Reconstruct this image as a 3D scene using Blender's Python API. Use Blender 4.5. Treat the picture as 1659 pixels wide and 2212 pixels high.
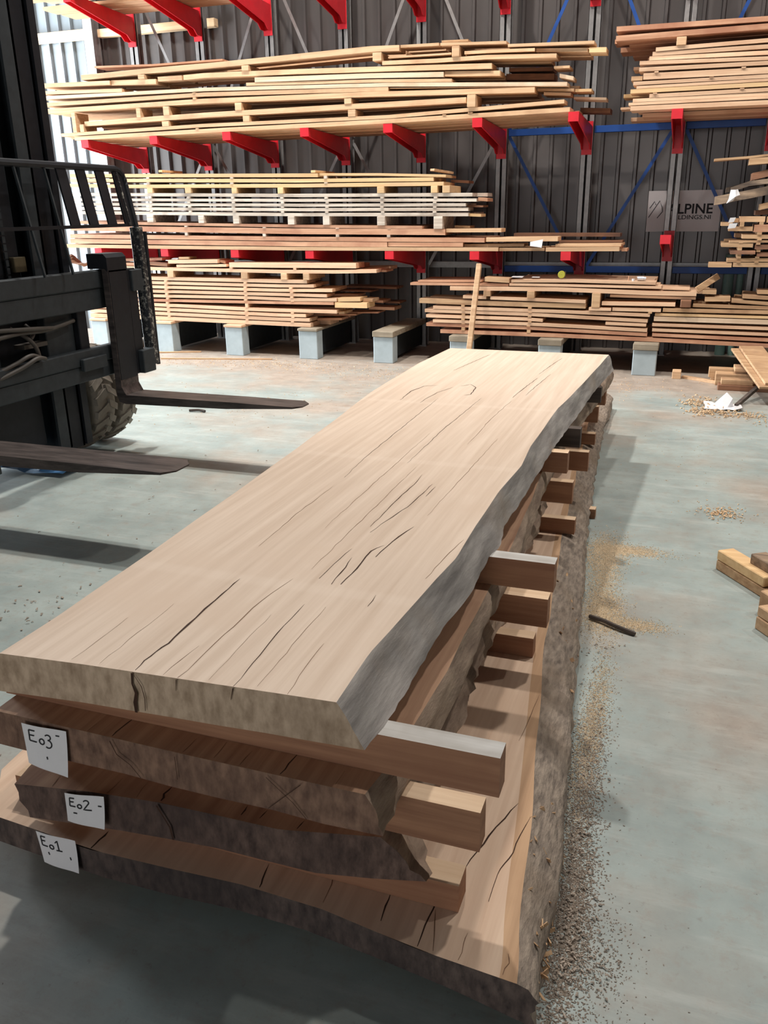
import bpy, bmesh, math, random
from mathutils import Matrix, Vector
random.seed(11)
S=bpy.context.scene
for o in list(bpy.data.objects): bpy.data.objects.remove(o)
# ---------------------------------------------------------------- camera
cd=bpy.data.cameras.new('camera'); cam=bpy.data.objects.new('camera',cd); S.collection.objects.link(cam)
cd.sensor_fit='VERTICAL'; cd.sensor_height=36.0; cd.lens=36.0*1806.64/2212; cd.clip_start=.05; cd.clip_end=80
cam.matrix_world=Matrix(((0.942193,-0.1013,0.319392,0),(0.33477,0.325028,-0.884469,0),(-0.014215,0.940263,0.340151,1.62),(0,0,0,1)))
S.camera=cam
# ---------------------------------------------------------------- sky, lamps, exposure
w=bpy.data.worlds.new('sky'); S.world=w; w.use_nodes=True
w.node_tree.nodes['Background'].inputs[0].default_value=(.75,.87,1,1); w.node_tree.nodes['Background'].inputs[1].default_value=.9
S.view_settings.view_transform='Standard'; S.view_settings.look='None'; S.view_settings.exposure=0.0; S.view_settings.gamma=1; S.view_settings.use_curve_mapping=False
def lamp(name,loc,power,col,size):
    l=bpy.data.lights.new(name,'AREA'); l.shape='DISK'; l.size=size; l.energy=power; l.color=col
    o=bpy.data.objects.new(name,l); S.collection.objects.link(o); o.location=loc; return o
for x,y,pw in ((-7.2,6.9,150),(-3.55,6.5,390),(-1.2,5.8,150),(1.5,5.8,215),(4.6,5.8,120)):      # high-bay lamps over the aisle
    lamp('high_bay_lamp',(x,y,7.3),pw,(1,.955,.90),.30)
d=bpy.data.lights.new('doorway_daylight','AREA'); d.shape='RECTANGLE'; d.size=4.6; d.size_y=4.2; d.energy=3300; d.color=(.86,.94,1.0)
do=bpy.data.objects.new('doorway_daylight',d); S.collection.objects.link(do); do.location=(-12.95,7.6,2.15); do.rotation_euler=(0,-math.pi/2,0)
d2=bpy.data.lights.new('added_front_fill','AREA'); d2.shape='RECTANGLE'; d2.size=5; d2.size_y=3.6; d2.energy=260; d2.color=(.95,.97,1.0)  # added fill from behind the camera; the front wall has no opening
do2=bpy.data.objects.new('added_front_fill',d2); S.collection.objects.link(do2); do2.location=(-1.0,-8.95,1.9); do2.rotation_euler=(math.pi/2,0,0)
# ---------------------------------------------------------------- helpers
def lin(r,g,b):
    f=lambda c:(c/255/12.92) if c/255<=.04045 else ((c/255+.055)/1.055)**2.4
    return (f(r),f(g),f(b),1)
class NT:
    def __init__(s,name):
        s.m=bpy.data.materials.new(name); s.m.use_nodes=True; s.t=s.m.node_tree; s.b=s.t.nodes['Principled BSDF']
    def n(s,kind,**k):
        x=s.t.nodes.new(kind)
        for a,v in k.items():
            if a.startswith('i_'): x.inputs[a[2:].replace('_',' ')].default_value=v
            else: setattr(x,a,v)
        return x
    def l(s,a,b): s.t.links.new(a,b)
    def ramp(s,fac,stops):
        r=s.n('ShaderNodeValToRGB'); e=r.color_ramp.elements
        e[0].position,e[0].color=stops[0]; e[1].position,e[1].color=stops[-1]
        for p,c in stops[1:-1]:
            q=e.new(p); q.color=c
        s.l(fac,r.inputs[0]); return r.outputs[0]
    def noise(s,vec,scale,detail=4,rough=.55):
        x=s.n('ShaderNodeTexNoise'); x.inputs['Scale'].default_value=scale; x.inputs['Detail'].default_value=detail; x.inputs['Roughness'].default_value=rough
        if vec is not None: s.l(vec,x.inputs['Vector'])
        return x.outputs[0]
    def mix(s,fac,a,b,mode='MIX'):
        x=s.n('ShaderNodeMix',data_type='RGBA',blend_type=mode)
        for sock,v in ((x.inputs[0],fac),(x.inputs[6],a),(x.inputs[7],b)):
            if hasattr(v,'is_linked'): s.l(v,sock)
            else: sock.default_value=v
        return x.outputs[2]
    def bump(s,h,strength,dist=.01):
        x=s.n('ShaderNodeBump'); x.inputs['Strength'].default_value=strength; x.inputs['Distance'].default_value=dist
        s.l(h,x.inputs['Height']); s.l(x.outputs[0],s.b.inputs['Normal'])
    def done(s,col,rough=.7,metal=0,spec=.4):
        if hasattr(col,'is_linked'): s.l(col,s.b.inputs['Base Color'])
        else: s.b.inputs['Base Color'].default_value=col
        if hasattr(rough,'is_linked'): s.l(rough,s.b.inputs['Roughness'])
        else: s.b.inputs['Roughness'].default_value=rough
        s.b.inputs['Metallic'].default_value=metal; s.b.inputs['Specular IOR Level'].default_value=spec
        return s.m
def wood(name,c1,c2,scale=(1.6,26,34),var=.12,blotch=None,bl=.45,rough=.8,bump=.25,bd=.004):
    t=NT(name); tc=t.n('ShaderNodeTexCoord'); oi=t.n('ShaderNodeObjectInfo')
    mul=t.n('ShaderNodeVectorMath',operation='SCALE'); mul.inputs[0].default_value=(13.1,7.7,5.3); t.l(oi.outputs['Random'],mul.inputs['Scale'])
    add=t.n('ShaderNodeVectorMath',operation='ADD'); t.l(tc.outputs['Object'],add.inputs[0]); t.l(mul.outputs[0],add.inputs[1])
    mp=t.n('ShaderNodeMapping'); mp.inputs['Scale'].default_value=scale; t.l(add.outputs[0],mp.inputs[0])
    g=t.noise(mp.outputs[0],1.0,6,.6)
    col=t.ramp(g,[(.3,c1),(.68,c2)])
    if blotch:
        b=t.noise(add.outputs[0],2.3,4,.6)
        bf=t.n('ShaderNodeMapRange'); bf.inputs[1].default_value=bl; bf.inputs[2].default_value=bl+.25; t.l(b,bf.inputs[0])
        col=t.mix(bf.outputs[0],col,blotch)
    hs=t.n('ShaderNodeHueSaturation'); mr=t.n('ShaderNodeMapRange'); t.l(oi.outputs['Random'],mr.inputs[0]); mr.inputs[3].default_value=1-var; mr.inputs[4].default_value=1+var
    t.l(mr.outputs[0],hs.inputs['Value']); t.l(col,hs.inputs['Color'])
    t.bump(g,bump,bd)
    return t.done(hs.outputs[0],rough)
def plain(name,c,rough=.6,metal=0,var=.12,ns=9.0,spec=.4,bump=0.0):
    t=NT(name); tc=t.n('ShaderNodeTexCoord'); g=t.noise(tc.outputs['Object'],ns,5,.6)
    d=tuple(x*(1-var) for x in c[:3])+(1,); e=tuple(min(1,x*(1+var)) for x in c[:3])+(1,)
    if bump: t.bump(g,bump,.006)
    return t.done(t.ramp(g,[(.3,d),(.7,e)]),rough,metal,spec)
M={}
M['p']=wood('pale_sawn_wood',lin(188,148,112),lin(220,184,146),blotch=lin(176,136,102),bl=.52)
M['y']=wood('yellowish_sawn_wood',lin(204,164,116),lin(230,196,148),blotch=lin(208,172,132))
M['r']=wood('reddish_sawn_wood',lin(172,122,92),lin(210,164,132),blotch=lin(164,112,86))
M['g']=wood('weathered_grey_wood',lin(160,142,126),lin(226,212,196),blotch=lin(120,102,88),bl=.55)
M['t']=wood('tan_sawn_wood',lin(160,122,88),lin(205,170,132),blotch=lin(140,105,78),bl=.5)
M['b']=wood('dark_brown_wood',lin(100,66,48),lin(150,106,78),blotch=lin(84,58,46))
M['w']=wood('whitish_sawn_wood',lin(206,178,148),lin(232,208,180),blotch=lin(200,168,136))
M['k']=wood('bark_edged_wood',lin(95,80,68),lin(165,140,115),blotch=lin(60,48,42),bl=.42,bump=.6)
M['stick']=wood('shaded_sticker_wood',lin(136,94,70),lin(178,132,100),var=.08,blotch=lin(148,102,76))  # batten sides, colour darkened for the shade between the slabs
M['q']=wood('peach_sawn_wood',lin(202,161,129),lin(230,194,160),blotch=lin(192,148,116),bl=.55)
M['capw']=wood('grey_tan_bearer_wood',lin(134,122,104),lin(172,160,140),blotch=lin(120,108,92))
M['sticktop']=wood('lit_sticker_top',lin(206,172,138),lin(232,204,172),var=.04)  # batten tops, paler copy of the wood for the lit face
M['crack2']=plain('crack_fine',lin(122,92,70),.95,var=.2,ns=40)
M['greyboard']=wood('grey_silvered_board',lin(168,162,154),lin(214,212,208),var=.04,blotch=lin(150,142,132))
M['darkstick']=wood('dark_stained_wood',lin(58,50,46),lin(92,80,72),var=.1)
YS=(34,1.1,34)
M['top4']=wood('oak_face_pale',lin(196,172,150),lin(216,195,175),YS,0,lin(206,182,160),.5,.72,.15)
M['top1']=wood('oak_face_tan',lin(204,172,146),lin(228,200,174),YS,0,lin(212,180,152),.5,.75,.15)
M['top3']=wood('oak_face_brown',lin(160,120,96),lin(198,160,130),YS,0,lin(140,102,80),.5,.8,.15)
def bands(mat,ys,wd):      # faint pale stripes where stickers lay across the face
    t=mat.node_tree; b=t.nodes['Principled BSDF']; src=b.inputs['Base Color'].links[0].from_socket
    ge=t.nodes.new('ShaderNodeNewGeometry'); sx=t.nodes.new('ShaderNodeSeparateXYZ'); t.links.new(ge.outputs['Position'],sx.inputs[0])
    for y,k in ys:
        a=t.nodes.new('ShaderNodeMath'); a.operation='MULTIPLY_ADD'; a.inputs[1].default_value=k; t.links.new(sx.outputs[0],a.inputs[0]); t.links.new(sx.outputs[1],a.inputs[2])
        c=t.nodes.new('ShaderNodeMath'); c.operation='SUBTRACT'; c.inputs[1].default_value=y; t.links.new(a.outputs[0],c.inputs[0])
        d=t.nodes.new('ShaderNodeMath'); d.operation='ABSOLUTE'; t.links.new(c.outputs[0],d.inputs[0])
        m=t.nodes.new('ShaderNodeMapRange'); m.inputs[1].default_value=wd; m.inputs[2].default_value=wd*.4; m.inputs[3].default_value=0; m.inputs[4].default_value=.18; t.links.new(d.outputs[0],m.inputs[0])
        x=t.nodes.new('ShaderNodeMix'); x.data_type='RGBA'; x.inputs[7].default_value=lin(226,208,190); t.links.new(m.outputs[0],x.inputs[0]); t.links.new(src,x.inputs[6]); src=x.outputs[2]
    t.links.new(src,b.inputs['Base Color'])
bands(M['top4'],[(1.79,0),(2.97,0),(3.98,0)],.035)
M['sap']=wood('oak_sapwood',lin(176,140,108),lin(208,170,134),YS,0,lin(184,146,112),.5,.78,.15)
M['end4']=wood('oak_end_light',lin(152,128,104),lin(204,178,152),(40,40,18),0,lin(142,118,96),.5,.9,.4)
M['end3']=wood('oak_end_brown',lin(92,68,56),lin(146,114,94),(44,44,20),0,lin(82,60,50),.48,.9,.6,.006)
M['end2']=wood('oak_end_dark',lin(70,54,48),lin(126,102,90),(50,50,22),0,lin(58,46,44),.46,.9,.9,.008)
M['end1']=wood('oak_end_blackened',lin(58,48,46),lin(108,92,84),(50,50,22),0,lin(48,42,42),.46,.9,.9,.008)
M['bark4']=wood('debarked_edge_grey',lin(128,122,118),lin(178,171,165),(30,4,30),0,lin(156,142,128),.52,.85,.5,.008)
M['bark3']=wood('debarked_edge_brown',lin(122,102,88),lin(174,152,132),(28,6,28),0,lin(98,80,68),.52,.9,.8,.012)
M['bark1']=wood('rough_bark_edge',lin(108,97,88),lin(172,156,140),(60,16,60),0,lin(132,114,96),.5,.95,.8,.011)
M['crack']=plain('crack_dark',lin(62,40,28),.95,var=.3,ns=40)
M['conc']=plain('block_concrete',lin(168,180,184),.8,var=.12,ns=7)
M['red']=plain('red_paint',lin(206,36,48),.42,var=.1)
M['blue']=plain('blue_paint',lin(24,74,150),.45,var=.12)
M['galv']=plain('galvanised_steel',lin(150,148,146),.42,.55,var=.14,ns=16)
M['clad']=plain('wall_cladding',lin(92,87,85),.36,.3,var=.06,ns=2.0)
M['cladlit']=plain('daylit_cladding',lin(122,130,135),.4,0,var=.04,ns=2)  # cladding with the doorway daylight put into a lighter colour
M['roof']=plain('roof_lining',lin(80,80,82),.8,var=.05)
M['wallp']=plain('plain_wall',lin(70,68,66),.8,var=.08,ns=1.2)
M['girt']=wood('girt_timber',lin(200,168,128),lin(232,204,166))
M['iron']=plain('black_steel',lin(24,26,31),.55,.3,var=.25,ns=22)
M['iron2']=plain('grey_green_steel',lin(44,49,52),.6,.2,var=.2,ns=18)
def worn():
    t=NT('worn_black_paint'); tc=t.n('ShaderNodeTexCoord'); g=t.noise(tc.outputs['Object'],34,6,.7)
    return t.done(t.ramp(g,[(.52,lin(34,34,36)),(.6,lin(150,146,136))]),.55)
M['worn']=worn()
def forksteel():
    t=NT('fork_steel'); tc=t.n('ShaderNodeTexCoord'); mp=t.n('ShaderNodeMapping'); mp.inputs['Scale'].default_value=(3,18,18); t.l(tc.outputs['Object'],mp.inputs[0])
    g=t.noise(mp.outputs[0],1.4,6,.65)
    return t.done(t.ramp(g,[(.3,lin(46,41,40)),(.7,lin(98,88,84))]),.5,.45)
M['fork']=forksteel()
M['rubber']=plain('tyre_rubber',lin(128,119,108),.85,var=.18,ns=14)
M['hose']=plain('hose_rubber',lin(70,64,58),.6,var=.2)
M['yellow']=plain('yellow_paint',lin(84,74,52),.6)
M['paper']=plain('white_paper',lin(225,222,222),.8,var=.03)
M['ink']=plain('black_ink',lin(30,30,34),.7,var=.05)
M['signw']=plain('sign_board',lin(205,200,200),.45,var=.04,ns=3)
M['film']=plain('blue_plastic_film',lin(70,110,150),.35,var=.4,ns=9)
M['tape']=plain('yellow_case',lin(170,165,60),.5)
M['pipe']=plain('pale_green_pipe',lin(120,150,142),.5)
M['tin']=plain('bright_tin',lin(215,218,225),.3,.5)
M['chip']=wood('wood_chip',lin(190,150,110),lin(232,202,164),(30,30,30),.2)
M['chipd']=plain('bark_crumb',lin(168,154,140),.95,var=.25)
M['dust2']=plain('brown_dust',lin(158,144,130),.95,var=.15,ns=60)
M['dust']=plain('sawdust_mat',lin(214,194,164),.95,var=.12,ns=60)
def floor_mat():
    t=NT('concrete_floor'); ge=t.n('ShaderNodeNewGeometry'); P=ge.outputs['Position']
    big=t.noise(P,.55,5,.6); mid=t.noise(P,2.6,6,.65); fine=t.noise(P,38,4,.7); sp=t.noise(P,90,2,.5)
    base=t.ramp(mid,[(.3,lin(138,149,146)),(.7,lin(168,178,173))])
    mid2=t.noise(P,6.0,6,.7); dust=t.ramp(mid2,[(.3,lin(150,136,124)),(.7,lin(182,168,154))])
    sx=t.n('ShaderNodeSeparateXYZ'); t.l(P,sx.inputs[0])
    nr=t.n('ShaderNodeMapRange'); t.l(sx.outputs[1],nr.inputs[0]); nr.inputs[1].default_value=6.9; nr.inputs[2].default_value=9.2; nr.inputs[3].default_value=0; nr.inputs[4].default_value=.34
    ad=t.n('ShaderNodeMath',operation='ADD'); t.l(big,ad.inputs[0]); t.l(nr.outputs[0],ad.inputs[1])
    f1=t.n('ShaderNodeMapRange'); t.l(ad.outputs[0],f1.inputs[0]); f1.inputs[1].default_value=.5; f1.inputs[2].default_value=.66
    col=t.mix(f1.outputs[0],base,dust)
    f2=t.n('ShaderNodeMapRange'); t.l(fine,f2.inputs[0]); f2.inputs[1].default_value=.60; f2.inputs[2].default_value=.72; f2.inputs[4].default_value=.35
    col=t.mix(f2.outputs[0],col,lin(118,104,92))
    f3=t.n('ShaderNodeMapRange'); t.l(sp,f3.inputs[0]); f3.inputs[1].default_value=.74; f3.inputs[2].default_value=.78; f3.inputs[4].default_value=.8
    col=t.mix(f3.outputs[0],col,lin(70,62,56))
    g2=t.noise(P,15,8,.75); f4=t.n('ShaderNodeMapRange'); t.l(g2,f4.inputs[0]); f4.inputs[1].default_value=.5; f4.inputs[2].default_value=.66; f4.inputs[4].default_value=.42
    col=t.mix(f4.outputs[0],col,lin(150,138,126))
    mp=t.n('ShaderNodeMapping'); mp.inputs['Scale'].default_value=(.8,5,1); mp.inputs['Rotation'].default_value=(0,0,.35); t.l(P,mp.inputs[0])
    g3=t.noise(mp.outputs[0],2.2,7,.7); f5=t.n('ShaderNodeMapRange'); t.l(g3,f5.inputs[0]); f5.inputs[1].default_value=.52; f5.inputs[2].default_value=.7; f5.inputs[4].default_value=.35
    col=t.mix(f5.outputs[0],col,lin(196,200,194))
    rg=t.n('ShaderNodeMapRange'); t.l(mid,rg.inputs[0]); rg.inputs[3].default_value=.42; rg.inputs[4].default_value=.62
    t.bump(fine,.12,.004)
    return t.done(col,rg.outputs[0],0,.4)
M['floor']=floor_mat()

ORG={}
class MB:
    def __init__(s): s.v=[]; s.f=[]; s.mi=[]; s.cur=0
    def add(s,vs,fs):
        b=len(s.v); s.v+= [tuple(p) for p in vs]; s.f+=[tuple(i+b for i in f) for f in fs]; s.mi+=[s.cur]*len(fs); return s
    def box(s,x0,x1,y0,y1,z0,z1,b=0.0):
        if b<=0:
            vs=[(x0,y0,z0),(x1,y0,z0),(x1,y1,z0),(x0,y1,z0),(x0,y0,z1),(x1,y0,z1),(x1,y1,z1),(x0,y1,z1)]
            return s.add(vs,[(3,2,1,0),(4,5,6,7),(0,1,5,4),(1,2,6,5),(2,3,7,6),(3,0,4,7)])
        bm=bmesh.new(); bmesh.ops.create_cube(bm,size=1)
        for v in bm.verts: v.co=Vector(((x0+x1)/2+v.co.x*(x1-x0),(y0+y1)/2+v.co.y*(y1-y0),(z0+z1)/2+v.co.z*(z1-z0)))
        bmesh.ops.bevel(bm,geom=bm.edges[:],offset=b,segments=1,affect='EDGES'); return s.frombm(bm)
    def frombm(s,bm):
        bm.verts.ensure_lookup_table(); bm.verts.index_update()
        s.add([v.co.copy() for v in bm.verts],[[v.index for v in f.verts] for f in bm.faces]); bm.free(); return s
    def obox(s,c,ax,ay,az,hx,hy,hz,b=0.0):       # oriented box: centre, three axes, half sizes
        t=MB().box(-hx,hx,-hy,hy,-hz,hz,b); c=Vector(c); ax,ay,az=Vector(ax),Vector(ay),Vector(az)
        return s.add([c+ax*p[0]+ay*p[1]+az*p[2] for p in t.v],t.f)
    def beam(s,p,q,wd,ht,up=(0,0,1),b=0.0):       # box from p to q
        p,q=Vector(p),Vector(q); d=(q-p); L=d.length; d.normalize(); up=Vector(up)
        side=d.cross(up)
        if side.length<1e-4: side=d.cross(Vector((0,1,0)))
        side.normalize(); u=side.cross(d)
        return s.obox((p+q)/2,d,side,u,L/2,wd/2,ht/2,b)
    def prism(s,poly,axis,a,b):                   # polygon in the two other axes, extruded along axis
        n=len(poly)
        def mk(p,h): return {'X':(h,p[0],p[1]),'Y':(p[0],h,p[1]),'Z':(p[0],p[1],h)}[axis]
        vs=[mk(p,a) for p in poly]+[mk(p,b) for p in poly]
        fs=[tuple(range(n))[::-1],tuple(range(n,2*n))]+[(i,(i+1)%n,(i+1)%n+n,i+n) for i in range(n)]
        return s.add(vs,fs)
    def tube(s,pts,r,n=8,cap=True):
        pts=[Vector(p) for p in pts]; rings=[]
        ref=Vector((0,0,1))
        for i,p in enumerate(pts):
            d=(pts[min(i+1,len(pts)-1)]-pts[max(i-1,0)]).normalized()
            a=d.cross(ref)
            if a.length<.05: a=d.cross(Vector((0,1,0)))
            a.normalize(); c=d.cross(a)
            rr=r[i] if isinstance(r,(list,tuple)) else r
            rings.append([p+a*rr*math.cos(2*math.pi*k/n)+c*rr*math.sin(2*math.pi*k/n) for k in range(n)])
        vs=[v for g in rings for v in g]; fs=[]
        for i in range(len(pts)-1):
            for k in range(n): fs.append((i*n+k,i*n+(k+1)%n,(i+1)*n+(k+1)%n,(i+1)*n+k))
        if cap: fs+= [tuple(range(n))[::-1],tuple(range((len(pts)-1)*n,len(pts)*n))]
        return s.add(vs,fs)
    def lathe(s,prof,c,axis='Y',n=28):             # closed profile of (radius, height along the axis)
        vs=[];m=len(prof)
        for k in range(n):
            a=2*math.pi*k/n
            for r,h in prof:
                u,v=r*math.cos(a),r*math.sin(a)
                vs.append({'Y':(c[0]+u,c[1]+h,c[2]+v),'Z':(c[0]+u,c[1]+v,c[2]+h),'X':(c[0]+h,c[1]+u,c[2]+v)}[axis])
        fs=[(k*m+j,((k+1)%n)*m+j,((k+1)%n)*m+(j+1)%m,k*m+(j+1)%m) for k in range(n) for j in range(m)]
        return s.add(vs,fs)
    def build(s,name,mats,parent=None,at=None,smooth=False):
        base=Vector(ORG.get(parent.name,(0,0,0))) if parent else Vector(at or (0,0,0))
        me=bpy.data.meshes.new(name)
        me.from_pydata([tuple(Vector(p)-base) for p in s.v],[],s.f)
        bm=bmesh.new(); bm.from_mesh(me); bmesh.ops.recalc_face_normals(bm,faces=bm.faces[:]); bm.to_mesh(me); bm.free()
        if not isinstance(mats,(list,tuple)): mats=[mats]
        for m in mats: me.materials.append(M[m] if isinstance(m,str) else m)
        if len(mats)>1: me.polygons.foreach_set('material_index',s.mi)
        if smooth: me.polygons.foreach_set('use_smooth',[True]*len(me.polygons))
        o=bpy.data.objects.new(name,me); S.collection.objects.link(o)
        ORG[o.name]=tuple(base)
        if parent: o.parent=parent
        else: o.location=base
        return o
def tag(o,label,cat,group=None):
    o['label']=label; o['category']=cat
    if group: o['group']=group
    return o
def thing(name,loc,label,cat,group=None):
    o=bpy.data.objects.new(name,None); S.collection.objects.link(o); o.location=loc; o.empty_display_size=.1; ORG[o.name]=tuple(loc)
    return tag(o,label,cat,group)
def struct(o): o['kind']='structure'; return o
def stuff(o,label,cat): o['kind']='stuff'; return tag(o,label,cat)

# ---------------------------------------------------------------- the building
struct(MB().add([(-13,-9,0),(9,-9,0),(9,10.7,0),(-13,10.7,0)],[(0,1,2,3)]).build('floor','floor'))
struct(MB().box(-13.2,9.2,-9.2,10.9,8.2,8.3).build('ceiling','roof'))
struct(MB().box(9,9.15,-9.2,10.8,0,8.2).build('wall_right','wallp'))
struct(MB().box(-13.2,9.15,-9.2,-9.05,0,8.2).build('wall_front','wallp'))
mb=MB(); mb.box(-13.2,-13.05,-9.05,5.2,0,8.2); mb.box(-13.2,-13.05,10,10.8,0,8.2); mb.box(-13.2,-13.05,5.2,10,4.4,8.2)   # the daylight doorway is in this wall
struct(mb.build('wall_left','wallp'))
wb=struct(MB().box(-13.2,9.15,10.62,10.75,0,8.2).build('wall_back','clad'))
prof=[]; x=0
for k in range(5):
    prof+=[(x,.06),(x+.138,.06),(x+.15,.03),(x+.178,.03),(x+.19,.06)]; x+=.19
mb=MB(); vs=[(px,py-.06,z) for z in (0,8.2) for px,py in prof]; n=len(prof)
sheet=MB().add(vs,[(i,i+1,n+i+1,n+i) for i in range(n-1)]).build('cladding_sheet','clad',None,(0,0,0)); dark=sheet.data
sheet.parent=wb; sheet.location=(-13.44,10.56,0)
white=sheet.data.copy(); white.materials[0]=M['cladlit']; sheet.data=white  # daylit-coloured copy for the sheets left of the post
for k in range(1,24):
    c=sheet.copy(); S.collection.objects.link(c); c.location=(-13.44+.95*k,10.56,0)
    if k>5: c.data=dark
struct(MB().box(-13,-7.84,10.42,10.52,3.785,3.9,.006).build('trim_1','girt'))
struct(MB().box(-7.64,-5.9,10.42,10.52,3.785,3.88,.006).build('trim_2','girt'))
struct(MB().box(-7.64,9,10.46,10.52,.93,1.0).build('trim_3','galv'))
mb=MB(); mb.box(-7.81,-7.67,10.36,10.375,0,8.2); mb.box(-7.745,-7.735,10.375,10.5,0,8.2); mb.box(-7.81,-7.67,10.5,10.515,0,8.2)
struct(mb.build('trim_4','galv'))
# the wall sign behind the rack
sg=thing('wall_sign',(-.17,10.5,1.34),'white wall sign reading ALPINE BUILDINGS with a line-drawn mountain peak, behind the rack','sign')
MB().box(-.56,.215,10.485,10.495,1.338,1.772).build('panel','signw',sg)
def text(body,x0,x1,z0,h,y,name,par,off=.0):
    cu=bpy.data.curves.new(name,'FONT'); cu.body=body; cu.size=1; cu.offset=off
    t=bpy.data.objects.new(name,cu); S.collection.objects.link(t)
    bpy.context.view_layer.update()
    me=bpy.data.meshes.new_from_object(t.evaluated_get(bpy.context.evaluated_depsgraph_get())); bpy.data.objects.remove(t)
    xs=[v.co.x for v in me.vertices]; ys=[v.co.y for v in me.vertices]; b=ORG[par.name]
    for v in me.vertices:
        v.co=Vector((x0+(v.co.x-min(xs))/(max(xs)-min(xs))*(x1-x0)-b[0],y-b[1],z0+(v.co.y-min(ys))/(max(ys)-min(ys))*h-b[2]))
    me.materials.append(M['ink']); o=bpy.data.objects.new(name,me); S.collection.objects.link(o); o.parent=par; return o
text('ALPINE',-.345,.133,1.527,.105,10.4835,'lettering',sg,.018)
text('BUILDINGS.NI',-.335,.12,1.468,.045,10.4835,'lettering',sg,.01)
def ribbon(mb,pts,wd,nrm,lift=0):                  # flat tapering strip along a polyline on a plane with the given normal
    pts=[Vector(p) for p in pts]; nrm=Vector(nrm); vs=[];n=len(pts)
    for i,p in enumerate(pts):
        d=(pts[min(i+1,n-1)]-pts[max(i-1,0)]).normalized(); a=d.cross(nrm).normalized()
        ww=wd[i] if isinstance(wd,(list,tuple)) else wd
        vs+=[p+a*ww/2+nrm*lift,p-a*ww/2+nrm*lift]
    mb.add(vs,[(2*i,2*i+1,2*i+3,2*i+2) for i in range(n-1)]); return mb
mb=MB()
fx=lambda px:-.547+(px-1405)*.00487
fz=lambda py:1.775-(py-412)*.00495
for pl in ([(1407,449.7),(1417,435),(1420.3,443)],[(1405.8,469.6),(1428.3,433.8),(1434,447),(1436,457)],[(1436,457),(1425,471)]):
    ribbon(mb,[(fx(a),10.4835,fz(b)) for a,b in pl],.008,(0,-1,0))
mb.build('mountain_emblem','ink',sg)
# ---------------------------------------------------------------- cantilever rack
UX=[-.29+.9465*k for k in range(-7,4)]; UX[8]=.615
rack=thing('cantilever_rack',(-3,10.2,0),'steel cantilever rack of grey uprights and red arms along the back wall','rack')
def upright(x):
    mb=MB()
    for s in (-1,1):
        a=x+s*.006; b=x+s*.064
        mb.box(min(a,b),max(a,b),10.14,10.15,0,5.6); mb.box(min(a,a+s*.006),max(a,a+s*.006),10.14,10.25,0,5.6); mb.box(min(a,b),max(a,b),10.24,10.25,0,5.6)
        mb.box(min(b,b-s*.005),max(b,b-s*.005),10.14,10.17,0,5.6)
    mb.box(x-.07,x+.07,10.12,10.27,0,.012)
    return mb.build('upright','galv',rack)
def arm(x,zt,y0=8.96,hb=.275):
    mb=MB(); w=.05; t=.01; yb=10.12; th=.085
    sl=lambda y:zt-.036*(y-8.95)
    mb.prism([(y0,sl(y0)-t),(yb,sl(yb)-t),(yb,sl(yb)),(y0,sl(y0))],'X',x-w,x+w)
    for s in (-1,1):
        xa,xb=sorted((x+s*w,x+s*(w-t)))
        mb.prism([(y0,zt-t),(yb,sl(yb)-t),(yb,zt-hb),(yb-.09,zt-hb),(yb-.16,zt-hb*.82),(y0,zt-th)],'X',xa,xb)
    mb.box(x-w,x+w,y0-.006,y0,zt-th,zt); mb.box(x-w*1.1,x+w*1.1,yb,yb+.015,zt-hb-.05,zt+.01)
    return mb.build('arm','red',rack)
for x in UX: upright(x)
ztop={'hi': [3.9417, 3.9377, 3.932, 3.932, 3.932, 3.932, 3.932, 3.932, 3.932, 3.932, 3.932], 'mid': [2.4398, 2.4457, 2.4516, 2.4526, 2.4534, 2.4646, 2.4766, 2.4575, 2.4539, 2.4538, 2.4538], 'low': [1.2233, 1.2145, 1.2056, 1.1983, 1.1965, 1.1947, 1.193, 1.347, 1.0537, 1.0516, 1.05]}
for i,x in enumerate(UX):
    arm(x,ztop['hi'][i],8.96,.31); arm(x,ztop['mid'][i])
    if i!=8: arm(x,ztop['low'][i],8.96 if i!=7 else 9.03,.26)   # the offcut stack spans that upright
for i in range(len(UX)-1):
    a,b=UX[i]+.068,UX[i+1]-.068
    for z in ((.905,2.373,4.2) if i>=5 else ()): MB().box(a,b,10.17,10.21,z,z+.07,.004).build('rail','blue',rack)
    for z0,z1 in ((.975,2.373),(2.443,4.2)):
        if (i+(z0>2))%2==0: MB().beam((a,10.22,z0),(b,10.22,z1),.035,.006,(0,1,0)).build('brace','blue' if i>4 else 'galv',rack)
        else: MB().beam((a,10.22,z1),(b,10.22,z0),.035,.006,(0,1,0)).build('brace','blue' if i>4 else 'galv',rack)
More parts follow.
